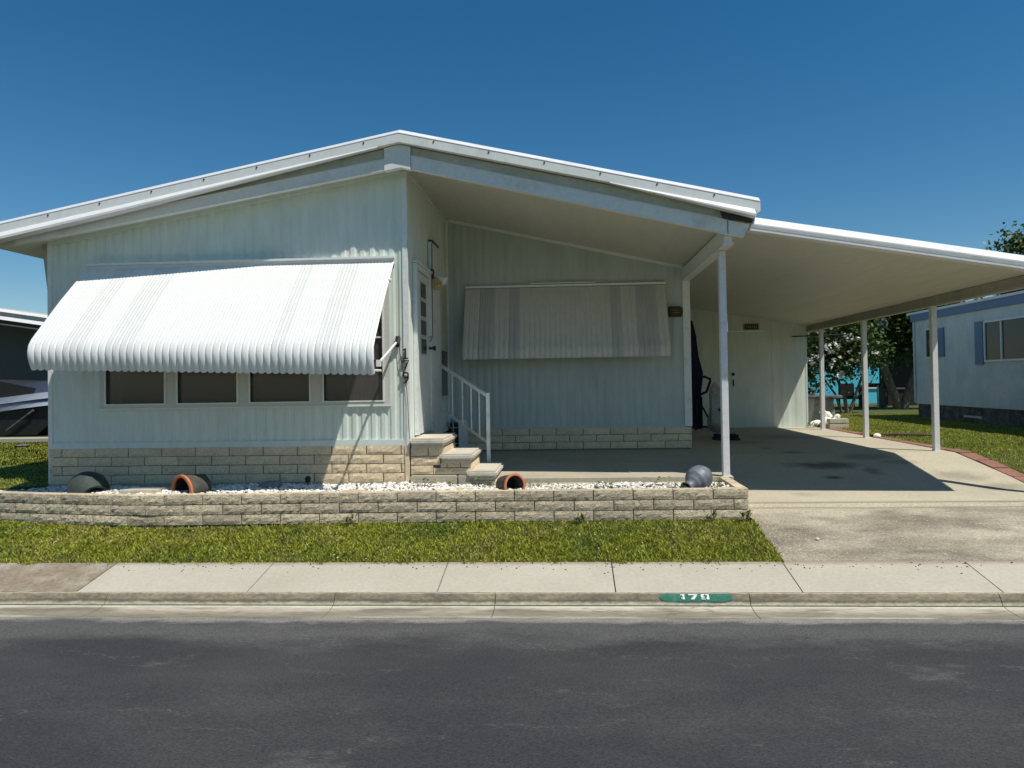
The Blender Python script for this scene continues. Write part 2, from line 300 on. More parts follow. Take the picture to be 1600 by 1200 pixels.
# ------------------------------------------------------------------ split-face blocks
def block_mesh(name,L,H,D,seed,mat,rough=.010,nx=9,nz=3):
    r=np.random.default_rng(seed); me=bpy.data.meshes.new(name); vs=[];fs=[]
    for j in range(nz+1):
        for i in range(nx+1):
            x=-L/2+L*i/nx; z=H*j/nz; e=(i in(0,nx)) or (j in (0,nz))
            y=-D/2+(.005 if e else r.uniform(-rough,rough*.6))
            if not e: x+=r.uniform(-.01,.01); z+=r.uniform(-.006,.006)
            vs.append((x,y,z))
    n=nx+1
    for j in range(nz):
        for i in range(nx): fs.append((j*n+i,j*n+i+1,(j+1)*n+i+1,(j+1)*n+i))
    o=len(vs); vs+=[(-L/2,D/2,0),(L/2,D/2,0),(L/2,D/2,H),(-L/2,D/2,H)]
    fs+=[tuple([*range(nx,-1,-1),o,o+1]),tuple([*range(nz*n,nz*n+n),o+2,o+3]),tuple([j*n for j in range(nz+1)]+[o+3,o]),tuple([j*n+nx for j in range(nz,-1,-1)]+[o+1,o+2]),(o+1,o,o+3,o+2)]
    me.from_pydata(vs,[],fs); me.materials.append(mat); me.update(); return me
BM={}
def block(L,H,D,mat,k=None,rough=.010):
    L=round(L,2); k=random.randrange(5) if k is None else k
    key=(L,H,D,mat.name,k)
    if key not in BM: BM[key]=block_mesh('block',L,H,D,hash((int(L*100),k))&0xffff,mat,rough,nx=max(2,int(9*L/.4)))
    return BM[key]
def brick_row(parent,pts,z,H,D,mat,start,L=.40,gap=.012,name='brick',rough=.01,end_trim=True):
    """blocks laid along a polyline of front-face points (left to right, seen from the road)"""
    P=[Vector((p[0],p[1],0)) for p in pts]; seg=[(P[i+1]-P[i]).length for i in range(len(P)-1)]; tot=sum(seg)
    def at(s):
        s=max(0,min(tot,s))
        for i,l in enumerate(seg):
            if s<=l or i==len(seg)-1: return P[i]+(P[i+1]-P[i])*(s/l)
            s-=l
    s=start
    while s<tot-.03:
        a=max(s,0)+gap/2; b=min(s+L+gap,tot)-gap/2
        if b-a>.012:
            pa,pb=at(a),at(b); d=pb-pa; ang=math.atan2(d.y,d.x); c=(pa+pb)/2+Vector((-math.sin(ang),math.cos(ang),0))*(D/2)
            link(name,block(d.length,H,D,mat,rough=rough),(c.x,c.y,z+random.uniform(-.0015,.0015)),parent,rot=(0,0,ang+random.uniform(-.004,.004)))
        s+=L+gap
# planter wall
PW=[(-8.6,8.45),(-7.9,7.99),(-7.2,7.68),(-6.6,7.52),(-6.02,7.40),(-5.37,7.29),(-4.92,7.22),(-4.46,7.18),(-1.94,7.29),(1.835,7.36)]
plw=thing('planter_wall','low curved planter wall of weathered split face blocks in front of the house','wall',(-2,7.3,-.35))
for r_,(z,st) in enumerate([(-.345,-.33),(-.238,-.12),(-.131,-.33)]):
    brick_row(plw,PW,z,.099,.12,grayb,st,rough=.006,gap=.010)
for z,ln in [(-.345,.0),(-.238,-.2),(-.131,0)]:
    brick_row(plw,[(1.84,7.375),(1.84,8.29)],z,.099,.11,grayb,ln,rough=.006)
b=MB()
for i in range(len(PW)-1):
    p,q=Vector((*PW[i],0)),Vector((*PW[i+1],0)); d=(q-p).normalized(); n=Vector((-d.y,d.x,0)); a=p+n*.018-d*.02; c=q+n*.018+d*(.02 if i<len(PW)-2 else -.02); e=.088
    b.add([a+Vector((0,0,-.42)),c+Vector((0,0,-.42)),c+n*e+Vector((0,0,-.42)),a+n*e+Vector((0,0,-.42)),a+Vector((0,0,-.043)),c+Vector((0,0,-.043)),c+n*e+Vector((0,0,-.043)),a+n*e+Vector((0,0,-.043))],[(0,3,2,1),(4,5,6,7),(0,1,5,4),(1,2,6,5),(2,3,7,6),(3,0,4,7)])
b.box(1.745,1.82,7.40,8.28,-.42,-.044)
b.build('mortar',mortar,plw)
# planter soil, slab and gravel
b=MB(); inner=[(-6.98,7.73),(-6.6,7.64),(-6.0,7.50),(-5.3,7.39),(-4.46,7.29),(-1.94,7.40),(1.74,7.47),(1.74,7.99),(-.9,7.99),(-.9,8.12),(-1.8,8.14),(-6.24,8.16)]
b.prism(inner,-.35,-.075,'Z'); b.build('planter_soil',soil,None,kind='structure')
def pebbles(n,region,zf,smin,smax,mat,name,**kw):
    ico=bmesh.new(); bmesh.ops.create_icosphere(ico,subdivisions=1,radius=1); base=np.array([v.co[:] for v in ico.verts]); fc=np.array([[v.index for v in f.verts] for f in ico.faces]); ico.free()
    V=[];Fc=[];o=0;k=0
    while k<n:
        x,y=region()
        if x is None: continue
        s=RNG.uniform(smin,smax); sc=s*np.array([RNG.uniform(.8,1.4),RNG.uniform(.7,1.2),RNG.uniform(.5,.8)])
        q=(base*(1+RNG.uniform(-.22,.22,(len(base),1))))*sc; a=RNG.uniform(0,6.28); c,s_=math.cos(a),math.sin(a); q=q@np.array([[c,s_,0],[-s_,c,0],[0,0,1]])
        V.append(q+np.array([x,y,zf(x,y)+sc[2]*.4])); Fc.append(fc+o); o+=len(base); k+=1
    return bulk(name,np.vstack(V),np.vstack(Fc),mat,**kw)
def bed():
    x=RNG.uniform(-6.7,1.73); y=RNG.uniform(7.32,8.13)
    lo=np.interp(x,[-6.9,-6.6,-6.0,-5.3,-4.46,-1.94,1.74],[7.76,7.66,7.53,7.41,7.31,7.42,7.49]); hi=(8.12 if x>-6.2 else 8.12+(x+6.2)*.6) if x<-.95 else 7.98
    if y<lo or y>hi: return None,None
    if -1.8<x<-.9 and y>8.05: return None,None
    return x,y
pebbles(7500,bed,lambda x,y:-.074+.02*math.sin(x*2.3)*math.sin(y*5+x)+RNG.uniform(0,.012),.010,.024,gravelm,'gravel',label='white landscaping gravel spread in the planter bed',cat='gravel',kind='stuff')
# ------------------------------------------------------------------ grass
def grass(name,n,xr,yr,zf,h,wd,label,mask=None,lean=1.1):
    x=RNG.uniform(*xr,n); y=RNG.uniform(*yr,n)
    if mask is not None: k=mask(x,y); x=x[k];y=y[k]; n=len(x)
    z=zf(x,y); a=RNG.uniform(0,6.283,n); hh=RNG.uniform(*h,n)*(.75+.5*np.sin(x*2.1+1)*np.sin(y*5+x)*.5+.25); ww=RNG.uniform(*wd,n)/2; ln=RNG.uniform(.2,1.,n)*lean*hh; b2=RNG.uniform(0,6.283,n)
    dx,dy=np.cos(a)*ww,np.sin(a)*ww; lx,ly=np.cos(b2)*ln,np.sin(b2)*ln
    P=np.empty((n,5,3)); z0=z-.01
    P[:,0]=np.c_[x-dx,y-dy,z0];P[:,1]=np.c_[x+dx,y+dy,z0];P[:,2]=np.c_[x+dx*.9+lx*.45,y+dy*.9+ly*.45,z+hh*.6];P[:,3]=np.c_[x-dx*.9+lx*.45,y-dy*.9+ly*.45,z+hh*.6];P[:,4]=np.c_[x+lx*1.2,y+ly*1.2,z+hh]
    i=np.arange(n)*5; T=np.vstack([np.c_[i,i+1,i+2],np.c_[i,i+2,i+3],np.c_[i+3,i+2,i+4]])
    return bulk(name,P.reshape(-1,3),T,blade,label=label,cat='grass',kind='stuff')
fl=lambda x,y:np.interp(y,[6.335,6.6,7.35],[-.53,-.47,-.35])
grass('grass',95000,(-7.6,1.87),(6.27,7.42),fl,(.016,.040),(.007,.015),'thick green lawn strip between the sidewalk and the planter wall',mask=lambda x,y:(y<np.interp(x,[-7.2,-6.6,-6.0,-5.3,-4.46,-1.94,1.84],[7.9,7.56,7.38,7.27,7.16,7.27,7.34]))&(y>6.315+.02*np.sin(x*9)+.02*np.sin(x*23+1)+RNG.uniform(-.02,.02,len(x)))&(RNG.uniform(0,1,len(x))<.55+.45*np.clip(np.sin(x*3+y*9)+np.sin(x*7.3-y*4)+.8,0,1)))
pf=lambda x,y:np.interp(y,PY,PZ)
grass('grass',120000,(5.7,12.5),(8.6,21),pf,(.012,.03),(.007,.015),'sunny green side lawn between the carport and the pale blue house')
grass('grass',50000,(-13.5,-6.25),(7.7,14.9),lambda x,y:x*0-.05,(.010,.028),(.007,.015),'green lawn beside the left end of the house',mask=lambda x,y:y>np.interp(x,[-8.6,-7.9,-7.2,-6.9,-6.3],[8.6,8.12,7.82,7.78,8.18]))
# ------------------------------------------------------------------ main house
house=thing('mobile_home','mint green metal sided mobile home with a low gable roof, number 179','house',(-2.2,12,0))
def siding_mb(b,x0,x1,y,zb,zt,per=.115,dep=.010,ax='X',phase=0.):
    """vertical ribbed metal sheet between x0 and x1; zb, zt functions of x"""
    xs=[x0]; k=math.floor((x0-phase)/per)
    prof_=[(0,0),(.36,0),(.56,1),(.80,1)]
    pts=[]
    while True:
        for f,d in prof_:
            x=phase+(k+f)*per
            if x>x0+.002 and x<x1-.002: pts.append((x,d))
        k+=1
        if phase+k*per>x1+per: break
    def dd(x):
        f=((x-phase)/per)%1
        return float(np.interp(f,[0,.36,.56,.80,1],[0,0,1,1,0]))
    pts=[(x0,dd(x0))]+pts+[(x1,dd(x1))]
    vs=[];fs=[]
    for (x,d) in pts:
        yy=y+d*dep
        for z in (zb(x),zt(x)): vs.append((x,yy,z) if ax=='X' else (y-d*dep,x,z))
    for i in range(len(pts)-1):
        q=(2*i,2*i+2,2*i+3,2*i+1); fs.append(q)
    b.add(vs,fs)
APX=-1.86
def top(x): return 3.987-(.225*(x-APX) if x>APX else .191*(APX-x))         # roof top line
def beamb(x): return 3.573-(.237*(x-APX) if x>APX else .166*(APX-x))       # lower edge of the front beam
def sof(x): return 3.655-(.2275*(x-APX) if x>APX else .176*(APX-x))        # soffit / porch ceiling
K=lambda v:(lambda x:v)
FY=8.15; BY=10.8; XL=-6.24; XR=1.86; WX0,WX1=-5.60,-2.075; WZ0,WZ1=.86,2.36
b=MB()
siding_mb(b,XL,WX0,FY,K(.44),sof); siding_mb(b,WX0,WX1,FY,K(.44),K(WZ0)); siding_mb(b,WX0,WX1,FY,K(WZ1),sof); siding_mb(b,WX1,APX,FY,K(.44),sof)
b.build('front_wall',siding,house)
b=MB(); siding_mb(b,8.15,10.8,APX,K(.40),K(3.66),ax='Y'); b.build('porch_side_wall',siding,house)
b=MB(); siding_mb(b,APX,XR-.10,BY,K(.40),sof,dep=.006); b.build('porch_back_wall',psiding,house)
b=MB(); siding_mb(b,10.8,22,XR,K(-.02),K(2.83),ax='Y'); b.build('right_wall',siding,house)
b=MB(); b.box(XL,XL+.05,8.17,22,-.1,2.80); b.box(XL+.05,XR-.05,21.95,22,-.1,2.80); b.build('outer_wall',siding,house)
# trims
boxpart(house,'corner_trim',trim,APX-.055,APX+.006,FY-.012,FY+.03,.36,3.60,label='white corner trim beside the house number')
boxpart(house,'corner_trim',trim,XL-.012,XL+.04,FY-.010,FY+.03,-.03,2.86)
boxpart(house,'corner_trim',trim,XR-.10,XR+.01,BY-.02,BY+.03,.395,2.82)
boxpart(house,'corner_trim',trim,APX+.0,APX+.04,BY-.035,BY-.002,.4,3.62)
boxpart(house,'base_trim',siding,XL+.042,APX-.058,FY-.014,FY+.004,.385,.455)
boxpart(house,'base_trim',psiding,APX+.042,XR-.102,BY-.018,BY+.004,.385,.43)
b=MB(); b.prism([(XL,sof(XL)-.055),(APX-.06,sof(APX-.06)-.055),(APX-.06,sof(APX-.06)),(XL,sof(XL))],FY-.016,FY+.004); b.build('rake_trim',siding,house)
b=MB(); b.prism([(APX+.042,sof(APX+.04)-.045),(XR-.1,sof(XR-.1)-.045),(XR-.1,sof(XR-.1)-.002),(APX+.042,sof(APX+.04)-.002)],BY-.03,BY+.0); b.build('rake_trim',trim,house)
b=MB(); b.box(APX-.002,APX+.022,8.17,10.78,3.60,3.652); b.build('rake_trim',siding,house)
b=MB(); b.box(APX+.002,APX+.03,8.19,10.76,.385,.44); b.build('base_trim',siding,house)
# skirting of blocks
sk=link('skirting',None,(-4,8.15,-.03),house)
for r_,st in enumerate([-.12,-.33,-.12,-.33]):
    brick_row(sk,[(XL,FY-.02),(APX-.045,FY-.02)],.285-.107*r_,.099,.06,buff,[-.25,-.05,-.25,-.05][r_],rough=.006)
    brick_row(sk,[(APX+.0,FY+.03),(APX+.0,8.2)],.285-.107*r_,.099,.05,buff,0,rough=.003)
boxpart(sk,'corner_post',buff,APX-.047,APX-.0,FY-.026,FY+.03,-.09,.385)
boxpart(sk,'mortar',mort2,XL+.01,APX-.05,FY+.0,FY+.05,-.1,.388)
boxpart(sk,'footing',conc,XL,APX-.05,FY-.03,FY+.04,-.12,-.038)
sk2=link('skirting',None,(0,10.8,.05),house)
for r_ in range(3):
    brick_row(sk2,[(APX+.05,BY-.02),(XR+.0,BY-.02)],.285-.107*r_,.099,.06,buff,[-.03,-.24,-.03][r_],rough=.004)
boxpart(sk2,'mortar',mort2,APX+.02,XR-.01,BY+.0,BY+.05,-.05,.388)
boxpart(sk2,'wall_base',mort2,APX-.04,APX-.004,9.4,BY,-.1,.39)
# front windows
FRAME=M('window_frame',(.56,.57,.52),.4,var=.04)
wu=link('window_unit',None,(-3.8,8.15,.86),house,label='row of four dark screened windows under the big awning')
gx0=[(-5.54,-4.78),(-4.654,-3.895),(-3.77,-3.02),(-2.882,-2.141)]
for (a,c) in gx0:
    w_=[(a,c,FY-.004,FY-.001)]
    pane=boxpart(wu,'glass_pane',screen,a-.004,c+.004,FY+.012,FY+.016,.895,WZ1-.05)
b=MB(); b.box(WX0,WX1,FY-.022,FY+.03,WZ0,.905-.006); b.box(WX0,WX1,FY-.022,FY+.03,WZ1-.055,WZ1); 
es=[WX0]+[v for p in gx0 for v in p]+[WX1]
for i in range(0,len(es),2): b.box(es[i],es[i+1],FY-.022,FY+.03,.905-.006,WZ1-.055)
b.build('window_frame',FRAME,wu)
b=MB()
for (a,c) in gx0:
    for (p,q) in ((a,a+.02),(c-.02,c)): b.box(p,q,FY-.030,FY-.0225,.899,2.30)
    b.box(a+.02,c-.02,FY-.030,FY-.0225,.899,.915); b.box(a+.02,c-.02,FY-.012,FY+.004,1.645,1.665)
b.build('screen_rim',trim,wu)
b=MB(); b.box(WX0-.01,WX1+.01,FY-.027,FY-.0225,.845,.862); b.build('window_sill',trim,wu)
b=MB(); 
def curtain(b,x0,x1,y,z0,z1,amp=.015,per=.06):
    n=int((x1-x0)/(per/6)); vs=[];fs=[]
    for i in range(n+1):
        x=x0+(x1-x0)*i/n; yy=y+amp*math.sin(2*math.pi*(x-x0)/per)+amp*.5*math.sin(x*31)
        vs+=[(x,yy,z0),(x,yy,z1)]
    fs=[(2*i,2*i+2,2*i+3,2*i+1) for i in range(n)]; b.add(vs,fs)
for (x0,x1) in [(-2.60,-2.47),(-2.45,-2.31),(-2.12,-2.09),(-5.5,-5.38),(-4.86,-4.7)]: curtain(b,x0,x1,FY+.05,.70,2.4,.008)
b.build('curtain',curt,wu)
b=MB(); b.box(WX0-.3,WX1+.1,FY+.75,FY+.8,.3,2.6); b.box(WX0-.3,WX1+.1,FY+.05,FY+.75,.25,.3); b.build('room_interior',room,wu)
b=MB()
for x in (-3.9,): b.lathe([(.0,.0),(.10,.0),(.10,.01),(.05,.02),(.05,.18),(.09,.2),(.07,.36),(.0,.36)],Matrix.Translation((x,FY+.35,.75)),14)
b.build('table_lamp',room,wu)
# awnings
def awning(parent,x0,x1,y0,profile,n,bands,ztilt=0.,label=None,mw=None,mg=None):
    aw=link('window_awning',None,((x0+x1)/2,y0,profile[0][1]),parent,label=label)
    wd=(x1-x0)/n; z0=profile[0][1]
    P=[Vector((0,p[0]-y0,p[1]-z0)) for p in profile]
    def mesh(mat):
        vs=[];fs=[];us=[0,.08,.2,.35,.5,.65,.8,.92,1]
        slope=[0,.35,.5,.35,.08,.35,.5,.35,0]; tubeh=[0,.65,1.1,1.4,1.5,1.4,1.1,.65,0]
        cut=next(i for i,p in enumerate(profile) if i>0 and abs((profile[i][0]-profile[i-1][0]))<.62*abs(profile[i][1]-profile[i-1][1]) and i>1)
        for i,p in enumerate(P):
            d=(P[min(i+1,len(P)-1)]-P[max(i-1,0)]).normalized(); nn=Vector((0,d.z,-d.y)); wt=0 if i<cut-1 else min(1,(i-cut+1)/3)
            for q_,u in enumerate(us):
                h=slope[q_]*(1-wt)+tubeh[q_]*wt; q=p+nn*h*.0105
                if i==len(P)-1: q.z-=.012*math.sin(math.pi*u)
                vs.append((u*wd,q.y,q.z))
        cr=us
        k=len(cr)
        for i in range(len(P)-1):
            for j in range(k-1): fs.append((i*k+j,(i+1)*k+j,(i+1)*k+j+1,i*k+j+1))
        me=bpy.data.meshes.new('awning_slat'); me.from_pydata(vs,[],fs); me.materials.append(mat); me.polygons.foreach_set('use_smooth',[True]*len(fs)); me.update(); return me
    A,B=mesh(mw or awnw),mesh(mg or awng)
    for i in range(n):
        t=(i+.5)/n; g=any(a<=t<=c for a,c in bands)
        o=link('awning_slat',B if g else A,(x0+i*wd,y0,z0),aw); o.scale.z=1-ztilt*(1-t); o.scale.y=1
    return aw
# profile (y,z) from the wall outwards, curling under
pr1=[(8.125,2.535),(8.0,2.40),(7.7,2.08),(7.45,1.79),(7.33,1.65),(7.255,1.56),(7.215,1.49),(7.200,1.42),(7.205,1.35),(7.225,1.28),(7.255,1.215)]
aw1=awning(house,-5.76,-2.01,8.125,pr1,48,[(.10,.175),(.235,.31),(.70,.75),(.83,.90)],.085,label='large white sunlit aluminum awning with faint grey bands')
b=MB(); b.box(-5.72,-2.00,8.09,8.147,2.575,2.60); b.box(-5.72,-2.00,8.125,8.147,2.51,2.575); b.build('header_rail',awnw,aw1)
for xx in (-5.72,-2.03):
    b=MB(); b.tube([(xx,8.11,2.50),(xx,7.36,1.68),(xx,7.25,1.54),(xx,7.26,1.36)],.011,6); b.build('side_rib',awnw,aw1)
b=MB(); b.tube([(-5.70,7.28,1.40),(-1.95,7.28,1.245)],.012,6); b.build('front_bar',awnw,aw1)
b=MB(); b.tube([(-1.99,8.10,1.585),(-1.99,7.34,1.33)],.014,8); b.box(-2.01,-1.97,7.30,7.36,1.29,1.36); b.build('support_arm',awnw,aw1)
b=MB(); b.tube([(-1.975,8.135,1.64),(-1.98,8.10,1.57)],.030,8); b.box(-2.0,-1.955,8.11,8.14,1.53,1.66); b.build('arm_bracket',dark,aw1)
b=MB(); b.tube([(-2.02,7.9,2.285),(-1.985,7.9,2.285)],.022,10); b.build('hinge_knob',awnw,aw1)
pr2=[(10.775,2.545),(10.68,2.33),(10.55,2.03),(10.44,1.78),(10.36,1.62),(10.345,1.60),(10.34,1.53),(10.34,1.455)]
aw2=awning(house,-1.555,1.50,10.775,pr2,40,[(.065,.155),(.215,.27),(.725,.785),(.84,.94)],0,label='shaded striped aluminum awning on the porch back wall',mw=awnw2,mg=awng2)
b=MB(); b.box(-1.55,1.50,10.74,10.79,2.555,2.585); b.box(-.55,.45,10.745,10.785,2.60,2.615); b.build('header_rail',awnw,aw2)
# window behind the second awning
pw=link('window',None,(0,10.8,1.2),house)
boxpart(pw,'window_frame',FRAME,-1.45,1.40,BY-.02,BY-.002,1.55,2.45); boxpart(pw,'glass_pane',screen,-1.40,1.35,BY-.026,BY-.021,1.60,2.40)
# house number
def stroke(b,pts,r): b.tube(pts,r,6)
nm=link('house_number',None,(-1.9,8.13,1.2),house,label='black metal digits 1 7 9 set one below the other at the corner')
ny=8.118; nx=-1.888
b=MB(); stroke(b,[(nx+.0,ny,1.515),(nx+.0,ny,1.40)],.010); stroke(b,[(nx-.032,ny,1.398),(nx+.032,ny,1.398)],.008); stroke(b,[(nx-.028,ny,1.49),(nx+.0,ny,1.515)],.008); b.build('digit_one',iron,nm)
b=MB(); stroke(b,[(nx-.036,ny,1.35),(nx-.030,ny,1.372),(nx+.036,ny,1.372),(nx+.010,ny,1.32),(nx-.010,ny,1.262)],.010); b.build('digit_seven',iron,nm)
b=MB(); c=[(nx+.030*math.cos(t),ny,1.205+.030*math.sin(t)) for t in np.linspace(0,2*math.pi,13)]; stroke(b,c,.010); stroke(b,[(nx+.031,ny,1.205),(nx+.028,ny,1.16),(nx+.0,ny,1.12),(nx-.022,ny,1.115)],.009); b.build('digit_nine',iron,nm)
b=MB(); b.tube([(-1.965,8.13,1.55),(-1.94,8.125,1.38),(-1.915,8.125,1.24),(-1.885,8.12,1.10),(-1.868,8.12,.90),(-1.862,8.115,.7),(-1.845,8.10,.46)],.0035,5); b.build('cable',iron,house)
# door on the porch side wall (faces right)
dr=link('entry_door',None,(-1.85,8.9,.48),house,label='white entry door with four stacked panes and a lever handle')
boxpart(dr,'door_leaf',trim,APX+.006,APX+.04,8.50,9.26,.485,2.48)
b=MB(); b.box(APX+.004,APX+.055,8.42,8.49,.48,2.57); b.box(APX+.004,APX+.055,9.27,9.33,.48,2.57); b.box(APX+.004,APX+.055,8.49,9.27,2.50,2.57); b.build('door_frame',trim,dr)
for i in range(4):
    z0=1.46+i*.235
    f=boxpart(dr,'pane_frame',FRAME,APX+.041,APX+.052,8.62,8.98,z0-.005,z0+.225)
    boxpart(dr,'door_pane',M('pane_dark%d'%i,(.03,.033,.035),.15,var=0) if i==0 else MATS['pane_dark0'],APX+.0525,APX+.056,8.65,8.95,z0+.018,z0+.202)
b=MB(); b.tube([(APX+.04,9.18,1.565),(APX+.10,9.18,1.565)],.018,10); b.lathe([(0,0),(.032,0),(.032,.03),(0,.035)],Matrix.Translation((APX+.10,9.18,1.565))@Matrix.Rotation(math.pi/2,4,'Y'),12); b.build('door_handle',MATS['dark_metal'],dr)
b=MB(); b.tube([(APX+.055,9.1,1.70),(APX+.09,9.08,1.72),(APX+.10,9.05,1.68),(APX+.08,9.05,1.64)],.006,6); b.build('wreath_hook',MATS['dark_metal'],dr)
boxpart(dr,'drip_cap',trim,APX+.004,APX+.075,8.40,9.36,2.575,2.595)
# white service panel and second narrow window
boxpart(house,'service_panel',trim,APX+.004,APX+.05,9.40,9.98,.42,3.02,label='tall flat white panel between door and window')
boxpart(house,'panel_cap',dark,APX+.004,APX+.06,9.42,9.90,3.025,3.05)
sw_=link('window',None,(-1.85,10.3,.9),house,label='narrow dark side window beside the door')
boxpart(sw_,'window_frame',FRAME,APX+.004,APX+.035,10.08,10.66,.86,2.60)
boxpart(sw_,'glass_pane',MATS['pane_dark0'],APX+.036,APX+.040,10.14,10.60,.92,1.58)
boxpart(sw_,'window_shade',grime,APX+.036,APX+.042,10.14,10.60,1.60,2.54)
fl_=link('floodlight',None,(-1.8,9.3,2.3),house,label='pair of adjustable porch floodlights above the door')
b=MB(); b.box(APX+.05,APX+.075,9.33,9.45,2.52,2.64); b.tube([(APX+.06,9.38,3.0),(APX+.06,9.37,2.6)],.006,6); b.tube([(APX+.06,9.36,2.55),(APX+.06,9.36,1.7)],.004,6); b.build('light_base',dark,fl_)
def cone(c,d,r0_,r1_,L):
    q=Vector(d).to_track_quat('Z','Y').to_matrix().to_4x4(); return [(0.0,0.),(r0_,0.),(r0_*1.05,L*.3),(r1_,L),(r1_*.9,L+.01),(0.0,L+.015)],Matrix.Translation(c)@q
b=MB(); b.lathe(*cone((APX+.10,9.36,2.50),(.3,-.25,-.75),.03,.06,.13),14); b.build('lamp_head',brass,fl_,True,label='amber lamp head')
b=MB(); b.lathe(*cone((APX+.09,9.42,2.56),(.75,-.15,-.45),.03,.062,.16),14); b.build('lamp_head',trim,fl_,True)
# roof
rf=link('roof',None,(-2,13,3),house)
X0,X1=-7.0,2.135; RYB=22.6
def band(b,f0,f1,ya,yb,xa,xb,apex=True):
    """front strip between two height functions, from y=ya to y=yb thick"""
    xs=[xa]+([APX] if xa<APX<xb else [])+[xb]
    pts=[(x,f0(x)) for x in xs]+[(x,f1(x)) for x in reversed(xs)]
    b.prism(pts,ya,yb)
def roofpanel(b,xa,xb):
    b.prism([(xa,top(xa)-.15),(xb,top(xb)-.15),(xb,top(xb)),(xa,top(xa))],7.875,RYB)
b=MB(); roofpanel(b,X0,APX); b.build('roof_panel',white,rf,label='left roof slope'); b=MB(); roofpanel(b,APX,X1); b.build('roof_panel',white,rf,label='right roof slope')
def bevel_strip(b,xa,xb,f,o_top,o_bot,yb_,yf,drop=None,sh=0.):
    """sheet metal edge: sloping upper face, then a short upright lip"""
    lip=.006 if drop is None else drop; vs=[]
    for x,e in ((xa,sh),(xb,0.)):
        vs+=[(x-e*o_top,yb_,f(x)-o_top),(x-e*(o_bot-lip),yf,f(x)-o_bot+lip),(x-e*o_bot,yf,f(x)-o_bot),(x-e*o_bot,yb_,f(x)-o_bot)]
    b.add(vs,[(0,1,5,4),(1,2,6,5),(2,3,7,6),(3,0,4,7),(3,2,1,0),(4,5,6,7)])
for xa,xb in ((X0,APX),(APX,X1)):
    b=MB(); bevel_strip(b,xa,xb,top,-.006,.055,7.873,7.80); b.build('roof_edge',white,rf)
    b=MB(); band(b,lambda x:top(x)-.155,lambda x:top(x)-.056,7.803,7.872,xa,xb); b.build('fascia_board',trim,rf)
    b=MB()
    for x in np.arange(xa+.4,xb,.62): b.box(x-.008,x+.008,7.796,7.804,top(x)-.085,top(x)-.07)
    b.build('fascia_screw',dark,rf,kind='stuff')
# gutter strips that widen towards both ends
def gutter_piece(pts):
    """pts (x, top offset, bottom offset) along the eave, chamfered face"""
    b=MB(); 
    for (x,a,c),(x2,a2,c2) in zip(pts[:-1],pts[1:]):
        vs=[]
        for (x_,a_,c_) in ((x,a,c),(x2,a2,c2)):
            m_=a_+(c_-a_)*.72; vs+=[(x_,7.80,top(x_)-a_),(x_,7.802-.075*(c_-a_)/.1,top(x_)-m_),(x_,7.802-.075*(c_-a_)/.1,top(x_)-c_),(x_,7.85,top(x_)-c_),(x_,7.85,top(x_)-a_)]
        b.add(vs,[(0,1,6,5),(1,2,7,6),(2,3,8,7),(3,4,9,8),(4,0,5,9),(4,3,2,1,0),(5,6,7,8,9)])
    b.build('gutter',white,rf)
gutter_piece([(X0,.150,.262),(-5.2,.152,.245),(-3.4,.154,.20),(-2.1,.156,.166)])
gutter_piece([(.5,.158,.164),(1.3,.156,.20),(2.07,.150,.245)])
b=MB(); b.prism([(1.75,top(1.75)-.30),(2.06,top(2.06)-.27),(2.07,top(2.07)-.237),(1.72,top(1.72)-.225)],7.86,8.2); b.build('gutter_outlet',dark,rf)
# recessed upper band and front beam
b=MB(); band(b,lambda x:beamb(x)+.10,lambda x:top(x)-.16,7.905,7.955,X0+.3,1.98); b.build('rake_board',grime,rf)
bl=MB(); band(bl,beamb,lambda x:beamb(x)+(.135 if x>-4 else .12),7.89,7.96,X0+.55,-2.05); bl.build('front_beam',trim,rf)
br=MB(); b2=lambda x:beamb(x)+.155
br.prism([(-1.74,beamb(-1.74)),(1.97,beamb(1.97)),(2.03,b2(2.03)),(-1.74,b2(-1.74))],7.89,7.96); br.build('front_beam',trim,rf)
b=MB(); band(b,lambda x:beamb(x)+.148,lambda x:beamb(x)+.158,7.882,7.8895,-1.72,1.80); band(b,lambda x:beamb(x)+.118,lambda x:beamb(x)+.126,7.882,7.8895,X0+.56,-2.06); b.build('beam_lip',white,rf)
b=MB(); b.prism([(-2.045,beamb(-2.045)-.012),(-1.86,3.565),(-1.745,beamb(-1.745)-.01),(-1.745,top(-1.745)-.163),(-1.86,top(-1.86)-.163),(-2.045,top(-2.045)-.163)],7.874,7.962); b.build('ridge_cap',trim,rf,label='box cover at the roof peak')
b=MB(); b.box(1.795,1.80,7.884,7.8895,beamb(1.8)+.0,beamb(1.8)+.30); b.build('beam_joint',dark,rf)
# soffits / porch ceiling (roof skin from beam to the back)
b=MB(); b.prism([(X0+.3,sof(X0+.3)),(APX,sof(APX)),(APX,sof(APX)+.12),(X0+.3,sof(X0+.3)+.12)],7.965,RYB-.3); b.build('soffit',siding,rf)
b=MB(); b.prism([(APX+.0,sof(APX)),(1.93,sof(1.93)),(1.93,sof(1.93)+.12),(APX,sof(APX)+.12)],7.965,RYB-.3); b.build('porch_ceiling',ceilm,rf)
b=MB()
for x in np.arange(APX+.4,1.8,.405): b.prism([(x-.004,sof(x)-.0025),(x+.004,sof(x)-.0035),(x+.004,sof(x)+.01),(x-.004,sof(x)+.01)],7.97,10.76)
b.build('ceiling_seam',ceilm,rf)
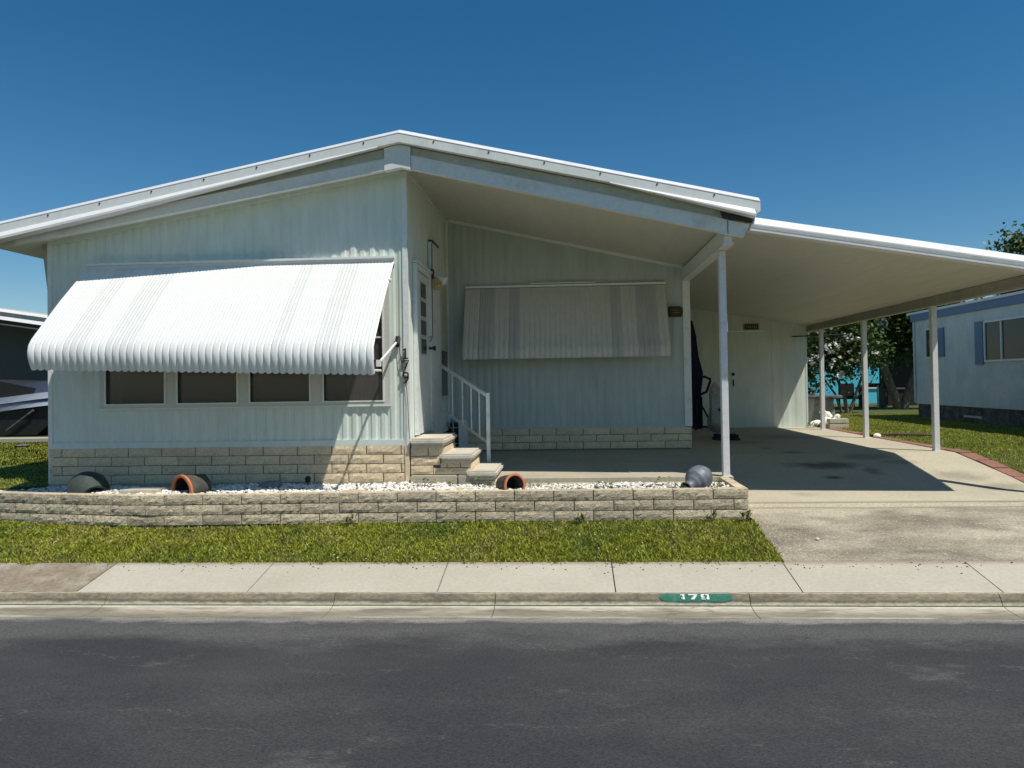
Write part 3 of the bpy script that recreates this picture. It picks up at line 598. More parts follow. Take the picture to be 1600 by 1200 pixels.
# porch side beam and post
b=MB(); b.box(1.775,1.862,7.97,10.77,2.63,2.80); b.build('side_beam',trim,rf)
b=MB(); b.box(1.76,1.877,7.97,10.77,2.60,2.628); b.build('beam_foot',white,rf)
b=MB(); b.rbox(1.782,1.862,8.30,8.38,-.035,2.598,.006); b.box(1.765,1.88,8.285,8.395,-.034,-.028); b.build('porch_post',white,house,label='slim white post at the outer corner of the porch')
# eave gusset at the far left
b=MB(); b.prism([(XL-.13,2.90),(XL-.014,2.90),(XL-.014,1.95)],8.20,8.6); b.build('eave_gusset',beamm,house,label='narrow triangular bracket under the left eave')  # darker beam colour puts the shade under the eave into this bracket
# little things on walls
b=MB(); pts=[(0,0),(.19,0),(.19,.02),(.205,.03),(.205,.12),(.175,.155),(0,.155)]
sg=thing('wall_sign','small dark plaque with rounded corner on the porch wall beside the striped awning','sign',(1.63,10.78,2.06))
b.prism([(1.545+p[0],2.055+p[1]) for p in pts],BY-.045,BY-.02); b.build('plaque',iron,sg)
b=MB(); b.prism([(1.56+p[0]*.86,2.07+p[1]*.82) for p in pts],BY-.050,BY-.0455); b.build('plaque_face',signd,sg)
b=MB(); b.box(1.59,1.68,BY-.054,BY-.0505,2.15,2.157); b.box(1.60,1.70,BY-.054,BY-.0505,2.11,2.116); b.build('lettering',signy,sg)
# foundation vent and white box behind the steps
vb=link('foundation_vent',None,(-1.73,10.7,.1),house)
boxpart(vb,'vent_opening',dark,-1.79,-1.68,10.63,10.72,.07,.50)
b=MB(); b.box(-1.755,-1.745,10.62,10.63,.07,.50)
for z in (.18,.30,.42): b.box(-1.79,-1.68,10.615,10.622,z,z+.008)
b.build('vent_bar',trim,vb)
boxpart(house,'utility_box',trim,-1.665,-1.54,10.60,10.76,.06,.54)
# ------------------------------------------------------------------ entry steps
st=thing('entry_steps','three block built entry steps with pale cast stone treads beside the front corner','steps',(-1.4,8.5,-.08))
SY0,SY1=8.135,8.97
def tread(x0,x1,zt,y1=SY1+.02):
    b=MB(); b.rbox(x0,x1,8.075,y1,zt-.075,zt,.022); b.build('tread',capm,st,True)
    b=MB(); b.rbox(x0+.02,x1-.03,8.105,y1-.01,zt-.105,zt-.077,.006); b.build('tread_bed',capm,st)
tread(APX+.01,-1.43,.465); tread(-1.495,-1.105,.285); tread(-1.185,-.83,.085)
def stepblock(x0,x1,z0,z1,y0=SY0):
    L=x1-x0-.008; H=round(z1-z0-.008,3)
    link('brick',block(L,H,.09,buff,rough=.007),((x0+x1)/2,y0+.045,z0+.004),st)
stepblock(-1.85,-1.64,.255,.36);stepblock(-1.64,-1.46,.255,.36)
stepblock(-1.85,-1.50,.15,.255);stepblock(-1.42,-1.26,.12,.18);stepblock(-1.26,-1.135,.12,.18)
stepblock(-1.85,-1.58,.04,.15);stepblock(-1.58,-1.135,.04,.12) ; stepblock(-1.50,-1.42,.12,.18)
for (xx,z0,z1) in [(-1.455,.18,.36),(-1.135,.0,.18),(-.86,-.08,-.02)]:
    for k in range(2):
        y0=8.16+k*.41; H=round(z1-z0-.01,3); o=link('brick',block(.39,H,.05,buff,rough=.005),(xx-.02,y0+.2,z0),st,rot=(0,0,math.pi/2))
b=MB(); b.rbox(-1.84,-1.30,8.06,8.3,-.085,.035,.01); b.build('footing',conc,st); 
b=MB(); b.rbox(-1.29,-1.14,8.10,8.3,-.085,.035,.01); b.build('footing',conc,st)
b=MB(); b.rbox(-1.15,-.87,8.11,8.9,-.085,-.022,.01); b.build('footing',conc,st)
b=MB(); b.box(-1.85,-1.48,8.17,8.95,-.1,.357); b.box(-1.48,-1.16,8.17,8.95,-.1,.178); b.build('mortar',mort2,st)
# handrail
hr=thing('handrail','white metal handrail with four balusters rising beside the entry steps','railing',(-1.04,9.05,.0))
A=Vector((-1.036,9.05,.93)); B=Vector((-1.80,9.93,1.355)); A2=Vector((-1.036,9.05,.325)); B2=Vector((-1.80,9.93,.735))
railm=M('rail_white',(.74,.74,.70),.4,(.42,.42,.38),6,(.5,.8),.05,20)
def bar(name,p,q,w_,h_):
    b=MB(); d=(q-p).normalized(); s=Vector((d.y,-d.x,0)).normalized()*w_/2 if abs(d.z)<.95 else Vector((w_/2,0,0)); u=s.cross(d).normalized()*h_/2
    vs=[p-s-u,p+s-u,p+s+u,p-s+u,q-s-u,q+s-u,q+s+u,q-s+u]; b.add(vs,[(0,3,2,1),(4,5,6,7),(0,1,5,4),(1,2,6,5),(2,3,7,6),(3,0,4,7)]); b.build(name,railm,hr)
b=MB(); b.rbox(-1.058,-1.010,9.026,9.074,-.0,.97,.004); b.box(-1.085,-.985,9.0,9.10,-.006,.004); b.build('post',railm,hr)
bar('top_rail',A+(B-A).normalized()*.03,B,.03,.04); bar('bottom_rail',A2+(B2-A2).normalized()*.03,B2,.022,.03)
for t in (.17,.335,.52,.74):
    p=A2.lerp(B2,t); q=A.lerp(B,t); bar('baluster',p+Vector((0,0,.012)),q-Vector((0,0,.018)),.018,.018)
# ------------------------------------------------------------------ carport
cp=thing('carport','long white flat roofed carport attached to the right side of the house','carport',(4,12,0))
def ct(x): return 2.889-.1735*(x-2.094)
def cz(x): return ct(x)-.085
CX0,CX1=1.93,5.62
b=MB(); b.prism([(CX0-.02,cz(CX0)+.02),(CX1,cz(CX1)+.02),(CX1,ct(CX1)-.014),(CX0-.02,ct(CX0-.02)-.014)],7.935,17.4); b.build('roof_panel',ceilm,cp)
b=MB(); b.prism([(CX0+.1,ct(CX0+.1)-.012),(CX1,ct(CX1)-.012),(CX1,ct(CX1)),(CX0+.1,ct(CX0+.1))],7.935,17.4); b.build('roof_skin',white,cp)
def cband(name,o0,o1,ya,yb,mat,sl=0.,x0=2.05):
    b=MB(); f=lambda x:ct(x)-o0; g=lambda x:ct(x)-o1
    xa=x0; b.prism([(xa-o1*.55,g(xa-o1*.55)),(CX1,g(CX1)),(CX1,f(CX1)),(xa-o0*.55,f(xa-o0*.55))],ya,yb); b.build(name,mat,cp)
b=MB(); bevel_strip(b,2.10,CX1,lambda x:ct(x),-.004,.090,7.935,7.858,.012,.5); b.build('roof_edge',white,cp)
cband('fascia_recess',.0905,.129,7.888,7.934,trim,x0=2.11)
b=MB(); bevel_strip(b,2.04,CX1,lambda x:ct(x)-.125,0,.052,7.934,7.800,.022,.5); b.build('fascia_lip',white,cp)
b=MB()
for x in np.arange(2.35,5.5,.405): b.prism([(x-.004,cz(x)+.0175),(x+.004,cz(x)+.0165),(x+.004,cz(x)+.03),(x-.004,cz(x)+.03)],7.95,15.9)
b.build('ceiling_seam',ceilm,cp)
b=MB(); b.box(5.325,5.395,7.95,17.3,2.12,2.155-.0); b.box(5.335,5.39,7.95,17.3,2.155,cz(5.39)+.022); b.build('eave_beam',beamm,cp)
b=MB(); b.prism([(5.48,2.16),(5.66,2.16),(5.68,2.27),(5.62,2.27),(5.62,2.255),(5.48,2.24)],7.87,17.4); b.build('gutter',white,cp)
for y in (8.45,10.63,13.05,15.2):
    z=prof(y)-.005; b=MB(); b.rbox(5.32,5.40,y-.04,y+.04,z,2.119,.006); b.box(5.305,5.415,y-.055,y+.055,z,z+.008); b.build('post',white,cp)
# storage room behind the carport
sh=link('storage_room',None,(3.6,16,0),cp)
SHY=16.05
b=MB(); siding_mb(b,1.87,3.60,SHY,K(.0),lambda x:cz(x)+.02,per=.3,dep=.008); siding_mb(b,3.60,4.56,SHY-.03,K(2.16),lambda x:cz(x)+.02,per=.3,dep=.006); siding_mb(b,4.56,5.33,SHY-.03,K(-.0),lambda x:cz(x)+.02,per=.3,dep=.008); b.build('shed_wall',siding,sh)
b=MB(); b.box(5.30,5.335,SHY-.028,18.5,-.05,2.2); b.box(4.555,4.575,SHY-.04,SHY-.029,0,2.40); b.box(2.4,5.3,18.4,18.5,0,2.3); b.box(3.58,3.605,SHY-.04,SHY+.0,0,2.16); b.build('shed_trim',siding,sh)
b=MB(); b.box(3.607,4.553,SHY-.036,SHY-.005,.012,2.158); b.build('shed_door',siding,sh)
b=MB(); b.lathe([(0,0),(.035,0),(.035,.03),(.0,.045)],Matrix.Translation((3.70,SHY-.033,1.20))@Matrix.Rotation(math.pi/2,4,'X'),12); b.rbox(3.685,3.715,SHY-.055,SHY-.033,.93,1.08,.005); b.build('door_handle',dark,sh)
# raised ledge
b=MB(); b.box(1.87,3.1,15.2,16.0,.0,.06); b.build('step_ledge',conc,sh)
pq=thing('wall_plaque','small red and black plaque with a yellow border above the carport storage door','plaque',(4.1,16,2.2))
boxpart(pq,'plaque_border',signy,3.955,4.285,SHY-.062,SHY-.044,2.19,2.325); boxpart(pq,'plaque_face',M('plaque_brown',(.09,.035,.02),.6,(.02,.012,.008),25,(.4,.6)),3.975,4.265,SHY-.066,SHY-.0625,2.205,2.31)
b=MB()
for i in range(6): b.box(4.0+i*.043,4.0+i*.043+.026,SHY-.069,SHY-.0665,2.235,2.28)
b.build('lettering',signy,pq)
# bracket line on the shed corner (clothes line arm)
b=MB(); b.tube([(5.0,SHY-.06,2.02),(6.2,SHY-.06,2.05)],.012,6); b.tube([(6.0,SHY-.06,2.05),(6.15,SHY-.06,1.85)],.01,6); b.build('line_arm',dark,sh)
# red paver edging
ed=thing('paver_edging','row of weathered red pavers edging the drive beside the side lawn','edging',(5.63,12,0))
y=8.12; i=0
pm=[]
for k in range(3):
    b=MB(); b.rbox(-.11,.11,-.195,.195,0,.06,.006); me=bpy.data.meshes.new('paver'); me.from_pydata(b.v,[],b.f); me.materials.append(paverm); pm.append(me)
while y<15.6:
    z=prof(y)-.052
    if not (12.95<y<13.9): link('brick',pm[i%3],(5.615+random.uniform(-.012,.012),y,z+random.uniform(-.006,.006)),ed,rot=(math.atan2(prof(y+.2)-prof(y-.2),.4),0,random.uniform(-.02,.02)))
    y+=.40; i+=1
# ------------------------------------------------------------------ things in the planter bed
def lathe_thing(name,label,cat,loc,axis,prof_out,mat,rim=None,inner=None,n=32):
    t=thing(name,label,cat,loc); q=Vector(axis).normalized().to_track_quat('Z','Y').to_matrix().to_4x4(); mt=Matrix.Translation(loc)@q
    b=MB(); b.lathe(prof_out,mt,n); b.build('body',mat,t,True)
    if rim: b=MB(); b.lathe(rim[0],mt,n); b.build('rim',rim[1],t,True)
    if inner: b=MB(); b.lathe(inner[0],mt,n); b.build('inside',inner[1],t,True)
    return t
GZ=-.06
# terracotta pot, mouth towards the right front
lathe_thing('terracotta_pot','dark sided clay pot lying in the gravel by the steps, bright orange rim facing out','pot',(-.72,7.68,GZ+.045),(.62,-.95,.10),
  [(0,-.02),(.085,-.02),(.095,0),(.118,.24)],potd,([(.118,.24),(.126,.242),(.128,.262),(.122,.266),(.104,.266),(.102,.24)],terra),([(.102,.25),(.085,.01),(0,.01)],potd))
lathe_thing('terracotta_pot','large black clay pot on its side in the shaded gravel, orange rim facing left','pot',(-4.12,7.74,GZ+.05),(-.50,-.95,-.08),
  [(0,-.02),(.11,-.02),(.135,0),(.165,.24)],potd,([(.165,.24),(.176,.243),(.178,.268),(.168,.274),(.146,.272),(.144,.24)],terra),([(.144,.25),(.12,.01),(0,.01)],iron))
lathe_thing('clay_pot','dark green rounded pot tipped over at the left end of the planter','pot',(-5.44,7.70,GZ+.015),(.45,-.35,-.22),
  [(0,-.20),(.10,-.19),(.17,-.14),(.205,-.04),(.20,.06),(.16,.13),(.13,.17),(.15,.20),(.155,.215),(.13,.21)],potg,None,([(.13,.205),(.12,.15),(.15,.05),(0,-.1)],iron))
# glazed jug at the right
pv=[(0,-.155),(.06,-.15)]
for i in range(24):
    t=i/23; z=-.145+t*.30; r_=.135*math.sqrt(max(0.02,1-((z+.0)/.165)**2)) if z<.09 else .112-(z-.09)*.75
    pv.append((max(r_,.05)+(.007*max(0,math.sin(i*1.25))),z))
pv+=[(.055,.19),(.052,.215),(.066,.235),(.072,.245),(.06,.247)]
lathe_thing('glazed_jug','blue grey ribbed ceramic jug lying at the right end of the planter','jug',(1.40,7.74,GZ+.085),(-.62,-.62,-.30),pv,vasem,None,([(.06,.245),(.045,.2),(0,.1)],iron))
# rocks
def rock(name,label,loc,s,mat,cat='rock',seed=1):
    bm=bmesh.new(); bmesh.ops.create_icosphere(bm,subdivisions=3,radius=1); r=random.Random(seed)
    ks=[(Vector((r.uniform(-1,1),r.uniform(-1,1),r.uniform(-1,1))).normalized(),r.uniform(.7,.95)) for _ in range(14)]
    for v in bm.verts:
        for n,d in ks:
            e=v.co.dot(n)-d
            if e>0: v.co-=n*e
        v.co=Vector((v.co.x*s[0],v.co.y*s[1],v.co.z*s[2]))+Vector(loc)
    b=MB(); b.bm(bm); return b.build(name,mat,None,False,label=label,cat=cat)
rock('rock','smooth grey rock half buried in the shaded gravel near the skirting',(-3.38,7.85,GZ+.02),(.16,.10,.065),M('rock_grey',(.20,.20,.19),.85,var=.15),seed=3)
rock('rock','flat tan stone set in the sunny gravel by the wall cap',(-2.30,7.53,GZ-.005),(.22,.09,.03),M('rock_tan',(.45,.38,.26),.85,var=.12),seed=5)
rock('rock','flat pale green tinted stone below the entry steps',(-1.13,7.60,GZ-.0),(.16,.09,.03),M('rock_pale',(.47,.44,.33),.85,var=.12),seed=8)
t_=thing('garden_block','pale concrete block lying behind the wall between the two left pots','block',(-4.68,7.45,-.05)); boxpart(t_,'block_body',capm,-4.89,-4.47,7.40,7.50,-.06,-.005,.008); boxpart(t_,'block_top',walkold,-4.90,-4.50,7.51,7.66,-.06,-.015,.008)
sl_=thing('solar_light','small dark solar garden light standing in the gravel by the shadow edge','garden light',(-3.02,7.95,GZ))
b=MB(); b.lathe([(.008,0),(.008,.05),(.03,.055),(.034,.10),(.02,.12),(0,.125)],Matrix.Translation((-3.0,7.95,GZ)),10); b.build('lamp_body',iron,sl_)
# weeds: leafy tufts
def leaf(b,p,d,L,W,n):
    p=Vector(p); d=Vector(d).normalized(); s=d.cross(Vector(n)).normalized()*W/2; up=Vector((0,0,1))
    m_=p+d*L*.5+up*L*.12; b.add([p,m_-s,p+d*L-up*L*.1,m_+s,m_],[(0,1,4),(1,2,4),(2,3,4),(3,0,4)])
def weed(x,y,n,r,h,label,L=(.03,.06),seed=0):
    rg=random.Random(seed); t=thing('weed_plant',label,'weed',(x,y,GZ),'small weeds growing through the gravel')
    b=MB(); s=MB()
    for i in range(n):
        a=rg.uniform(0,6.28); q=rg.uniform(0,r); z=rg.uniform(.01,h); p=(x+q*math.cos(a)*1.6,y+q*math.sin(a)*.7,GZ+z)
        leaf(b,p,(math.cos(a)+rg.uniform(-.5,.5),math.sin(a)+rg.uniform(-.5,.5),rg.uniform(-.1,.7)),rg.uniform(*L),rg.uniform(*L)*.7,(0,0,1))
        if i%3==0: s.tube([(x,y,GZ-.01),p],.0018,4)
    b.build('leaves',leafl,t); s.build('stem',bark,t)
ws=[(-1.62,7.85,26,.10,.09,'low leafy weed against the base of the entry steps'),(-1.35,7.88,18,.08,.08,'small weed just right of the weed at the step base'),(-1.0,7.84,22,.09,.10,'upright weed under the lowest tread'),(-.93,7.62,8,.05,.05,'tiny sprig in the gravel left of the orange rimmed pot'),
(-.42,7.66,14,.09,.06,'thin sprig right of the orange rimmed pot'),(-.1,7.62,12,.08,.06,'small sprig in the open gravel nearest the orange rimmed pot'),(.10,7.58,10,.08,.05,'flat little weed left of the clover patch'),(.42,7.60,34,.13,.08,'broad clover patch in the middle of the gravel'),(.95,7.66,30,.12,.11,'tall thin weed left of the glazed jug'),
(1.17,7.55,20,.07,.06,'weed at the mouth of the glazed jug'),(1.52,7.52,14,.05,.07,'leafy sprig in front of the glazed jug body'),(1.60,7.75,14,.06,.06,'weed in the far right corner of the planter'),(-.35,7.9,10,.1,.05,'sprig against the porch slab edge')]
for i,a in enumerate(ws): weed(*a,seed=i+3)
# taller weeds at the wall foot
for i,(x,y,l) in enumerate([(1.42,7.26,'yellow green weed climbing the wall foot near its right end'),(1.78,7.27,'weed tuft at the outer corner of the planter wall'),(-2.28,7.20,'dark weed tuft growing from the middle of the wall foot'),(.1,7.24,'grassy weed at the wall foot below the clover patch')]):
    rg=random.Random(i+50); t=thing('weed_plant',l,'weed',(x,y,-.36),'weeds at the foot of the planter wall'); b=MB()
    for k in range(26):
        a=rg.uniform(0,6.28); leaf(b,(x+rg.uniform(-.05,.05),y+rg.uniform(-.03,.02),-.35+rg.uniform(0,.07)),(math.cos(a)*.6,math.sin(a)*.4,rg.uniform(.3,1.2)),rg.uniform(.04,.09),rg.uniform(.012,.03),(0,0,1))
    b.build('leaves',leafl,t); b=MB(); b.tube([(x,y,-.37),(x,y,-.28)],.003,5); b.build('stem',bark,t)
# leaf litter and pebbles along the walk edge
def edge_reg():
    x=RNG.uniform(-4.1,4.2); y=RNG.uniform(6.22,6.33)-abs(RNG.normal(0,.05)); return x,y
pebbles(160,edge_reg,lambda x,y:wz(x,y)-.001,.003,.009,soil,'soil_crumbs',label='dark crumbs of soil scattered along the lawn edge of the sidewalk',cat='debris',kind='stuff')
def ap_reg():
    x=RNG.uniform(1.9,5.6); y=RNG.uniform(6.35,7.5)
    k=.12+.9*max(0,math.sin(x*1.7-.9)*.8+.15)*(1 if y<7.1 else .4)
    if RNG.uniform()>k: return None,None
    return x,y
pebbles(9000,ap_reg,lambda x,y:az_(x,y)-.005,.004,.009,M('exposed_stone',(.43,.38,.295),.85,isl=.4,var=.1),'exposed_aggregate',label='pale pebbles exposed in the worn concrete apron of the drive',cat='gravel',kind='stuff')
pebbles(110,lambda:(RNG.uniform(-6.2,1.8),RNG.uniform(6.35,7.2)),lambda x,y:float(fl(x,y))+.035,.004,.008,flowm,'lawn_flowers',label='tiny white flower heads dotted through the front lawn',cat='flowers',kind='stuff')
rock('pebble','single bright white pebble lying on the driveway apron',(2.33,6.83,prof(6.83)+.012),(.020,.016,.014),flowm,'pebble',11)
# ------------------------------------------------------------------ painted kerb number
kn=thing('kerb_number','green painted oval with white stencilled 179 on the kerb face','house number',(1.0,5.74,-.66))
import functools
def kp(x,t):   # t 0..1 up the kerb face, slightly proud
    y=5.710+t*.045; z=float(np.interp(y,[5.703,5.712,5.722,5.745,5.758,5.768],[-.705,-.685,-.667,-.634,-.622,-.618]))
    return (x,y-.0045,z+.0045)
b=MB(); n=40; vs=[];fs=[]; rows=[0,.15,.3,.5,.7,.85,1.]
L0,L1=.705,1.29
for t in rows:
    e=.075*(1-math.sqrt(max(0,1-(2*t-1)**2*.98)))
    for i in range(n+1):
        x=L0+e+(L1-L0-2*e)*i/n; vs.append(kp(x,.12+t*.86))
for j in range(len(rows)-1):
    for i in range(n): fs.append((j*(n+1)+i,j*(n+1)+i+1,(j+1)*(n+1)+i+1,(j+1)*(n+1)+i))
b.add(vs,fs); b.build('green_oval',greenp,kn)
def stencil(name,polys,x0,w_):
    b=MB()
    for pl in polys:
        vs=[]
        for (u,v) in pl:
            p=kp(x0+u*w_,.30+v*.56); vs.append((p[0],p[1]-.004,p[2]+.004))
        b.add(vs,[tuple(range(len(vs)))])
    b.build(name,whitep,kn)
stencil('digit_one',[[(.0,.82),(.35,1),(.75,1),(.75,.55),(.40,.55),(.35,.78),(.1,.7)],[(.40,.5),(.75,.5),(.78,0),(.42,0)],[(.2,.35),(.3,.4),(.35,.05),(.28,.0)]],.868,.048)
stencil('digit_seven',[[(.0,1),(1,1),(.98,.78),(.0,.75)],[(.62,.72),(.97,.74),(.62,0),(.2,0)]],.935,.072)
stencil('digit_nine',[[(.05,.95),(.42,1),(.42,.8),(.3,.75),(.3,.5),(.42,.42),(.40,.28),(.05,.35)],[(.5,1),(.85,.95),(.9,.0),(.62,.0),(.6,.3),(.68,.45),(.66,.75),(.5,.8)],[(.05,.2),(.5,.12),(.55,.0),(.1,.0)]],1.03,.078)
# ------------------------------------------------------------------ things under the carport
ch=thing('folding_chair','folded navy patio chair standing on end behind the house corner','chair',(2.45,13.9,.0))
DZ=13.6
b=MB(); b.prism([(2.28,.75),(2.33,1.1),(2.36,2.1),(2.33,2.24),(2.40,2.22),(2.46,1.95),(2.50,1.55),(2.58,1.22),(2.57,1.10),(2.52,.75)],DZ,DZ+.10); b.build('backrest',navy,ch)
b=MB(); b.tube([(2.42,DZ,1.14),(2.60,DZ-.03,1.15),(2.70,DZ-.05,1.10),(2.70,DZ-.05,1.06),(2.63,DZ-.03,.86),(2.5,DZ,.80)],.025,8); b.build('armrest',navy,ch)
b=MB(); b.rbox(2.36,2.56,DZ,DZ+.08,.15,.78,.02); b.build('seat',navy,ch)
for pts in ([(2.53,DZ,.62),(2.66,DZ-.05,.35),(2.70,DZ-.05,.12)],[(2.45,DZ,.75),(2.42,DZ,.12)],[(2.55,DZ,.20),(2.69,DZ,.18)]):
    b=MB(); b.tube(pts,.018,6); b.build('leg',iron,ch)
bg_=thing('plastic_bag','tall pale plastic bag with dark printing slumped behind the porch post','bag',(2.75,13.2,.1))
def bagmesh():
    bm=bmesh.new(); bmesh.ops.create_uvsphere(bm,u_segments=18,v_segments=12,radius=1); r=random.Random(4)
    for v in bm.verts:
        t=(v.co.z+1)/2; k=1.0-.62*t+.05*math.sin(9*t); a=math.atan2(v.co.y,v.co.x); k*=1+.10*math.sin(3*a+4*t)+.05*math.sin(7*a-3*t)
        rr_=math.hypot(v.co.x,v.co.y); rr_=max(rr_,.35 if t<.1 else 0); 
        v.co=Vector((math.cos(a)*min(1,rr_*1.3)*k*.21+2.76-.05*t,math.sin(a)*min(1,rr_*1.3)*k*.15+13.2,.10+.95*t))
    return bm
b=MB(); b.bm(bagmesh()); b.build('bag_body',bagm,bg_,True)
b=MB()
for k in range(3): b.prism([(2.735+.045*k,.57-.05*k),(2.775+.045*k,.56-.05*k),(2.765+.045*k,.51-.05*k),(2.73+.045*k,.53-.05*k)],13.02+.008*k,13.03+.008*k)
b.build('printed_mark',iron,bg_)
bx=thing('storage_tray','low black tray under the pale plastic bag','tray',(2.8,12.95,.0)); boxpart(bx,'tray_body',iron,2.62,3.05,12.75,13.1,.0,.045,.008); boxpart(bx,'tray_lid',navy,2.64,3.03,12.77,13.08,.047,.10,.01)
# ------------------------------------------------------------------ beside the storage room: pedestal, rocks, blocks
pd=thing('stone_pedestal','old grey stone pedestal table with a round top beyond the carport','pedestal',(5.95,16.8,.0))
px_,py_=5.85,16.9
b=MB(); b.lathe([(0,.60),(.40,.60),(.43,.625),(.43,.66),(.40,.68),(0,.68)],Matrix.Translation((px_+.12,py_,0)),24); b.build('pedestal_top',rockm,pd,True)
b=MB(); b.prism([(px_-.24,0),(px_+.36,0),(px_+.28,.52),(px_+.30,.595),(px_-.16,.595),(px_-.15,.52)],py_-.22,py_+.22); b.build('pedestal_base',M('pedestal_grey',(.30,.30,.27),.9,(.2,.2,.18),6,(.4,.7),.15,20,.004,60),pd)
b=MB(); b.lathe([(0,.68),(.05,.68),(.03,.76),(.06,.80),(.02,.86),(0,.88)],Matrix.Translation((px_-.1,py_,0)),12); b.build('finial',rockm,pd,True)
rp=thing('white_rock_pile','pile of crumpled white stone pieces at the foot of the pedestal','rocks',(5.9,16.3,0))
for i,(x,y,z,s) in enumerate([(5.62,16.35,.05,.12),(5.82,16.3,.08,.16),(6.02,16.35,.07,.14),(5.88,16.4,.22,.13),(5.78,16.38,.30,.08),(6.10,16.38,.2,.08),(5.5,16.3,.03,.08)]):
    rp_=rock('tmp','x',(x,y,z),(s,s*.8,s*.8),gravelm,'x',20+i); del rp_['label'],rp_['category']; rp_.name='stone'; w0=WL[rp_]; rp_.parent=rp; rp_.location=w0-WL[rp]
for i,(z,l) in enumerate([(0.0,'lower of two pale concrete blocks beside the first carport post'),(.105,'upper of two pale concrete blocks beside the first carport post')]):
    o=MB(); o.rbox(5.62+.01*i,6.03,15.55,15.75,z,z+.095,.008); o.build('concrete_block',capm,None,label=l,cat='block',group='blocks at the corner of the drive')
# small weeds by the shed corner and black edging pipe
b=MB(); rg=random.Random(9)
wc=thing('weed_plant','leafy weed at the foot of the sunlit storage room corner','weed',(5.45,15.85,0))
for k in range(50):
    a=rg.uniform(0,6.28); leaf(b,(5.40+rg.uniform(-.16,.2),15.85+rg.uniform(-.1,.1),rg.uniform(0,.08)),(math.cos(a),math.sin(a),rg.uniform(.2,1)),rg.uniform(.06,.12),.04,(0,0,1))
b.build('leaves',leafl,wc)
b=MB(); b.tube([(5.75,13.35,.02),(6.0,13.2,.03),(6.35,13.05,.03),(6.6,12.95,.02)],[.03,.045,.045,.03],8); b.build('mulch_roll',soil,None,label='dark roll of mulch lying on the lawn edge beside the middle carport post',cat='mulch')
rock('rock','small white stone at the foot of the middle carport post',(5.52,12.98,.04),(.07,.05,.045),flowm,'rock',31)
# ------------------------------------------------------------------ neighbours
nb=thing('neighbor_house','pale blue grey neighboring mobile home with slate blue roof band on the right','house',(12,16,0))
NX=9.2
def nsiding(b,y0,y1,z0,z1): siding_mb(b,y0,y1,NX,K(z0),K(z1),per=.32,dep=.008,ax='Y')
b=MB(); siding_mb(b,8.0,19.25,NX,K(.40),K(2.54),per=.2,dep=-.006,ax='Y',phase=.05); b.build('wall',nbrw,nb)
b=MB(); b.box(NX,14.5,19.2,19.25,.40,2.6); b.box(NX,14.5,8.0,8.05,.4,2.6); b.box(14.45,14.5,8,19.2,.4,2.6); b.build('end_wall',nbrw,nb)
b=MB(); b.box(NX-.04,NX-.0,7.9,19.35,2.535,2.72); b.box(NX,14.6,19.26,19.33,2.535,2.72); b.build('roof_band',nbrb,nb)
b=MB(); b.prism([(NX-.06,2.722),(14.7,2.722),(14.7,2.78),(11.8,3.15),(NX-.06,2.78)],7.8,19.5); b.build('roof',white,nb)
b=MB(); b.box(NX-.02,NX-.003,19.18,19.262,.40,2.53); b.box(NX-.015,NX-.003,8,19.17,.37,.435); b.build('trim',nbrw,nb)
b=MB(); b.box(NX+.03,14.4,8.1,19.15,-.05,.37); b.build('stone_skirting',rockm,nb)
def nwin(y0,y1,z0,z1,mid=None):
    w_=link('window',None,(NX,(y0+y1)/2,z0),nb)
    b=MB(); X_a,X_b=NX-.045,NX-.004
    b.box(X_a,X_b,y0-.04,y0,z0-.04,z1+.04); b.box(X_a,X_b,y1,y1+.04,z0-.04,z1+.04); b.box(X_a,X_b,y0,y1,z0-.04,z0); b.box(X_a,X_b,y0,y1,z1,z1+.04)
    if mid: b.box(X_a,X_b,mid-.02,mid+.02,z0,z1)
    b.build('window_frame',trim,w_)
    b=MB(); b.box(NX-.02,NX-.012,y0,y1,z0,z1); b.build('glass_pane',MATS['pane_dark0'],w_)
nwin(14.5,16.0,1.42,2.24,15.42); nwin(18.05,18.55,1.58,2.26)
boxpart(nb,'shutter',nbrb,NX-.035,NX-.004,16.10,16.40,1.33,2.29); boxpart(nb,'shutter',nbrb,NX-.035,NX-.004,17.72,17.98,1.56,2.27); boxpart(nb,'shutter',nbrb,NX-.035,NX-.004,14.1,14.40,1.33,2.29)
boxpart(nb,'crawl_vent',capm,NX+.015,NX+.03,16.3,17.0,.12,.17)
# cyan house
cy=thing('cyan_house','bright cyan house in the back yard behind the flowering tree','house',(13,31,0))
b=MB(); b.box(9.5,12.9,30,34,-.05,2.65); b.build('wall',cyan,cy)
b=MB(); b.box(12.9,19,31.2,34,-.05,2.65); b.build('recessed_wall',cyan,cy)
b=MB(); b.box(12.0,13.3,29.95,29.995,.60,.68); b.build('window_sill',trim,cy)
b=MB(); b.prism([(9.2,2.655),(19.3,2.655),(19.3,2.75),(14.2,3.25),(9.2,2.75)],29.9,34.5); b.build('roof',white,cy)
b=MB(); b.box(15.6,16.3,31.14,31.19,.4,2.2); b.build('window',MATS['pane_dark0'],cy)
b=MB(); b.box(12.95,15.3,31.1,31.18,0,2.6); b.build('carport_shade_panel',room,cy)  # solid dark panel, paints in the shade of the open carport
ds=thing('satellite_dish','small round grey satellite dish mounted on the forked tree','satellite dish',(10.02,23,2.6))
b=MB(); b.lathe([(0,.04),(.1,.03),(.25,.0),(.30,-.03),(.30,-.045),(.2,-.02),(0,.02)],Matrix.Translation((10.02,23.0,2.80))@Matrix.Scale(.62,4)@Vector((-.3,-1,.3)).to_track_quat('Z','Y').to_matrix().to_4x4(),20); b.build('dish',rockm,ds,True)
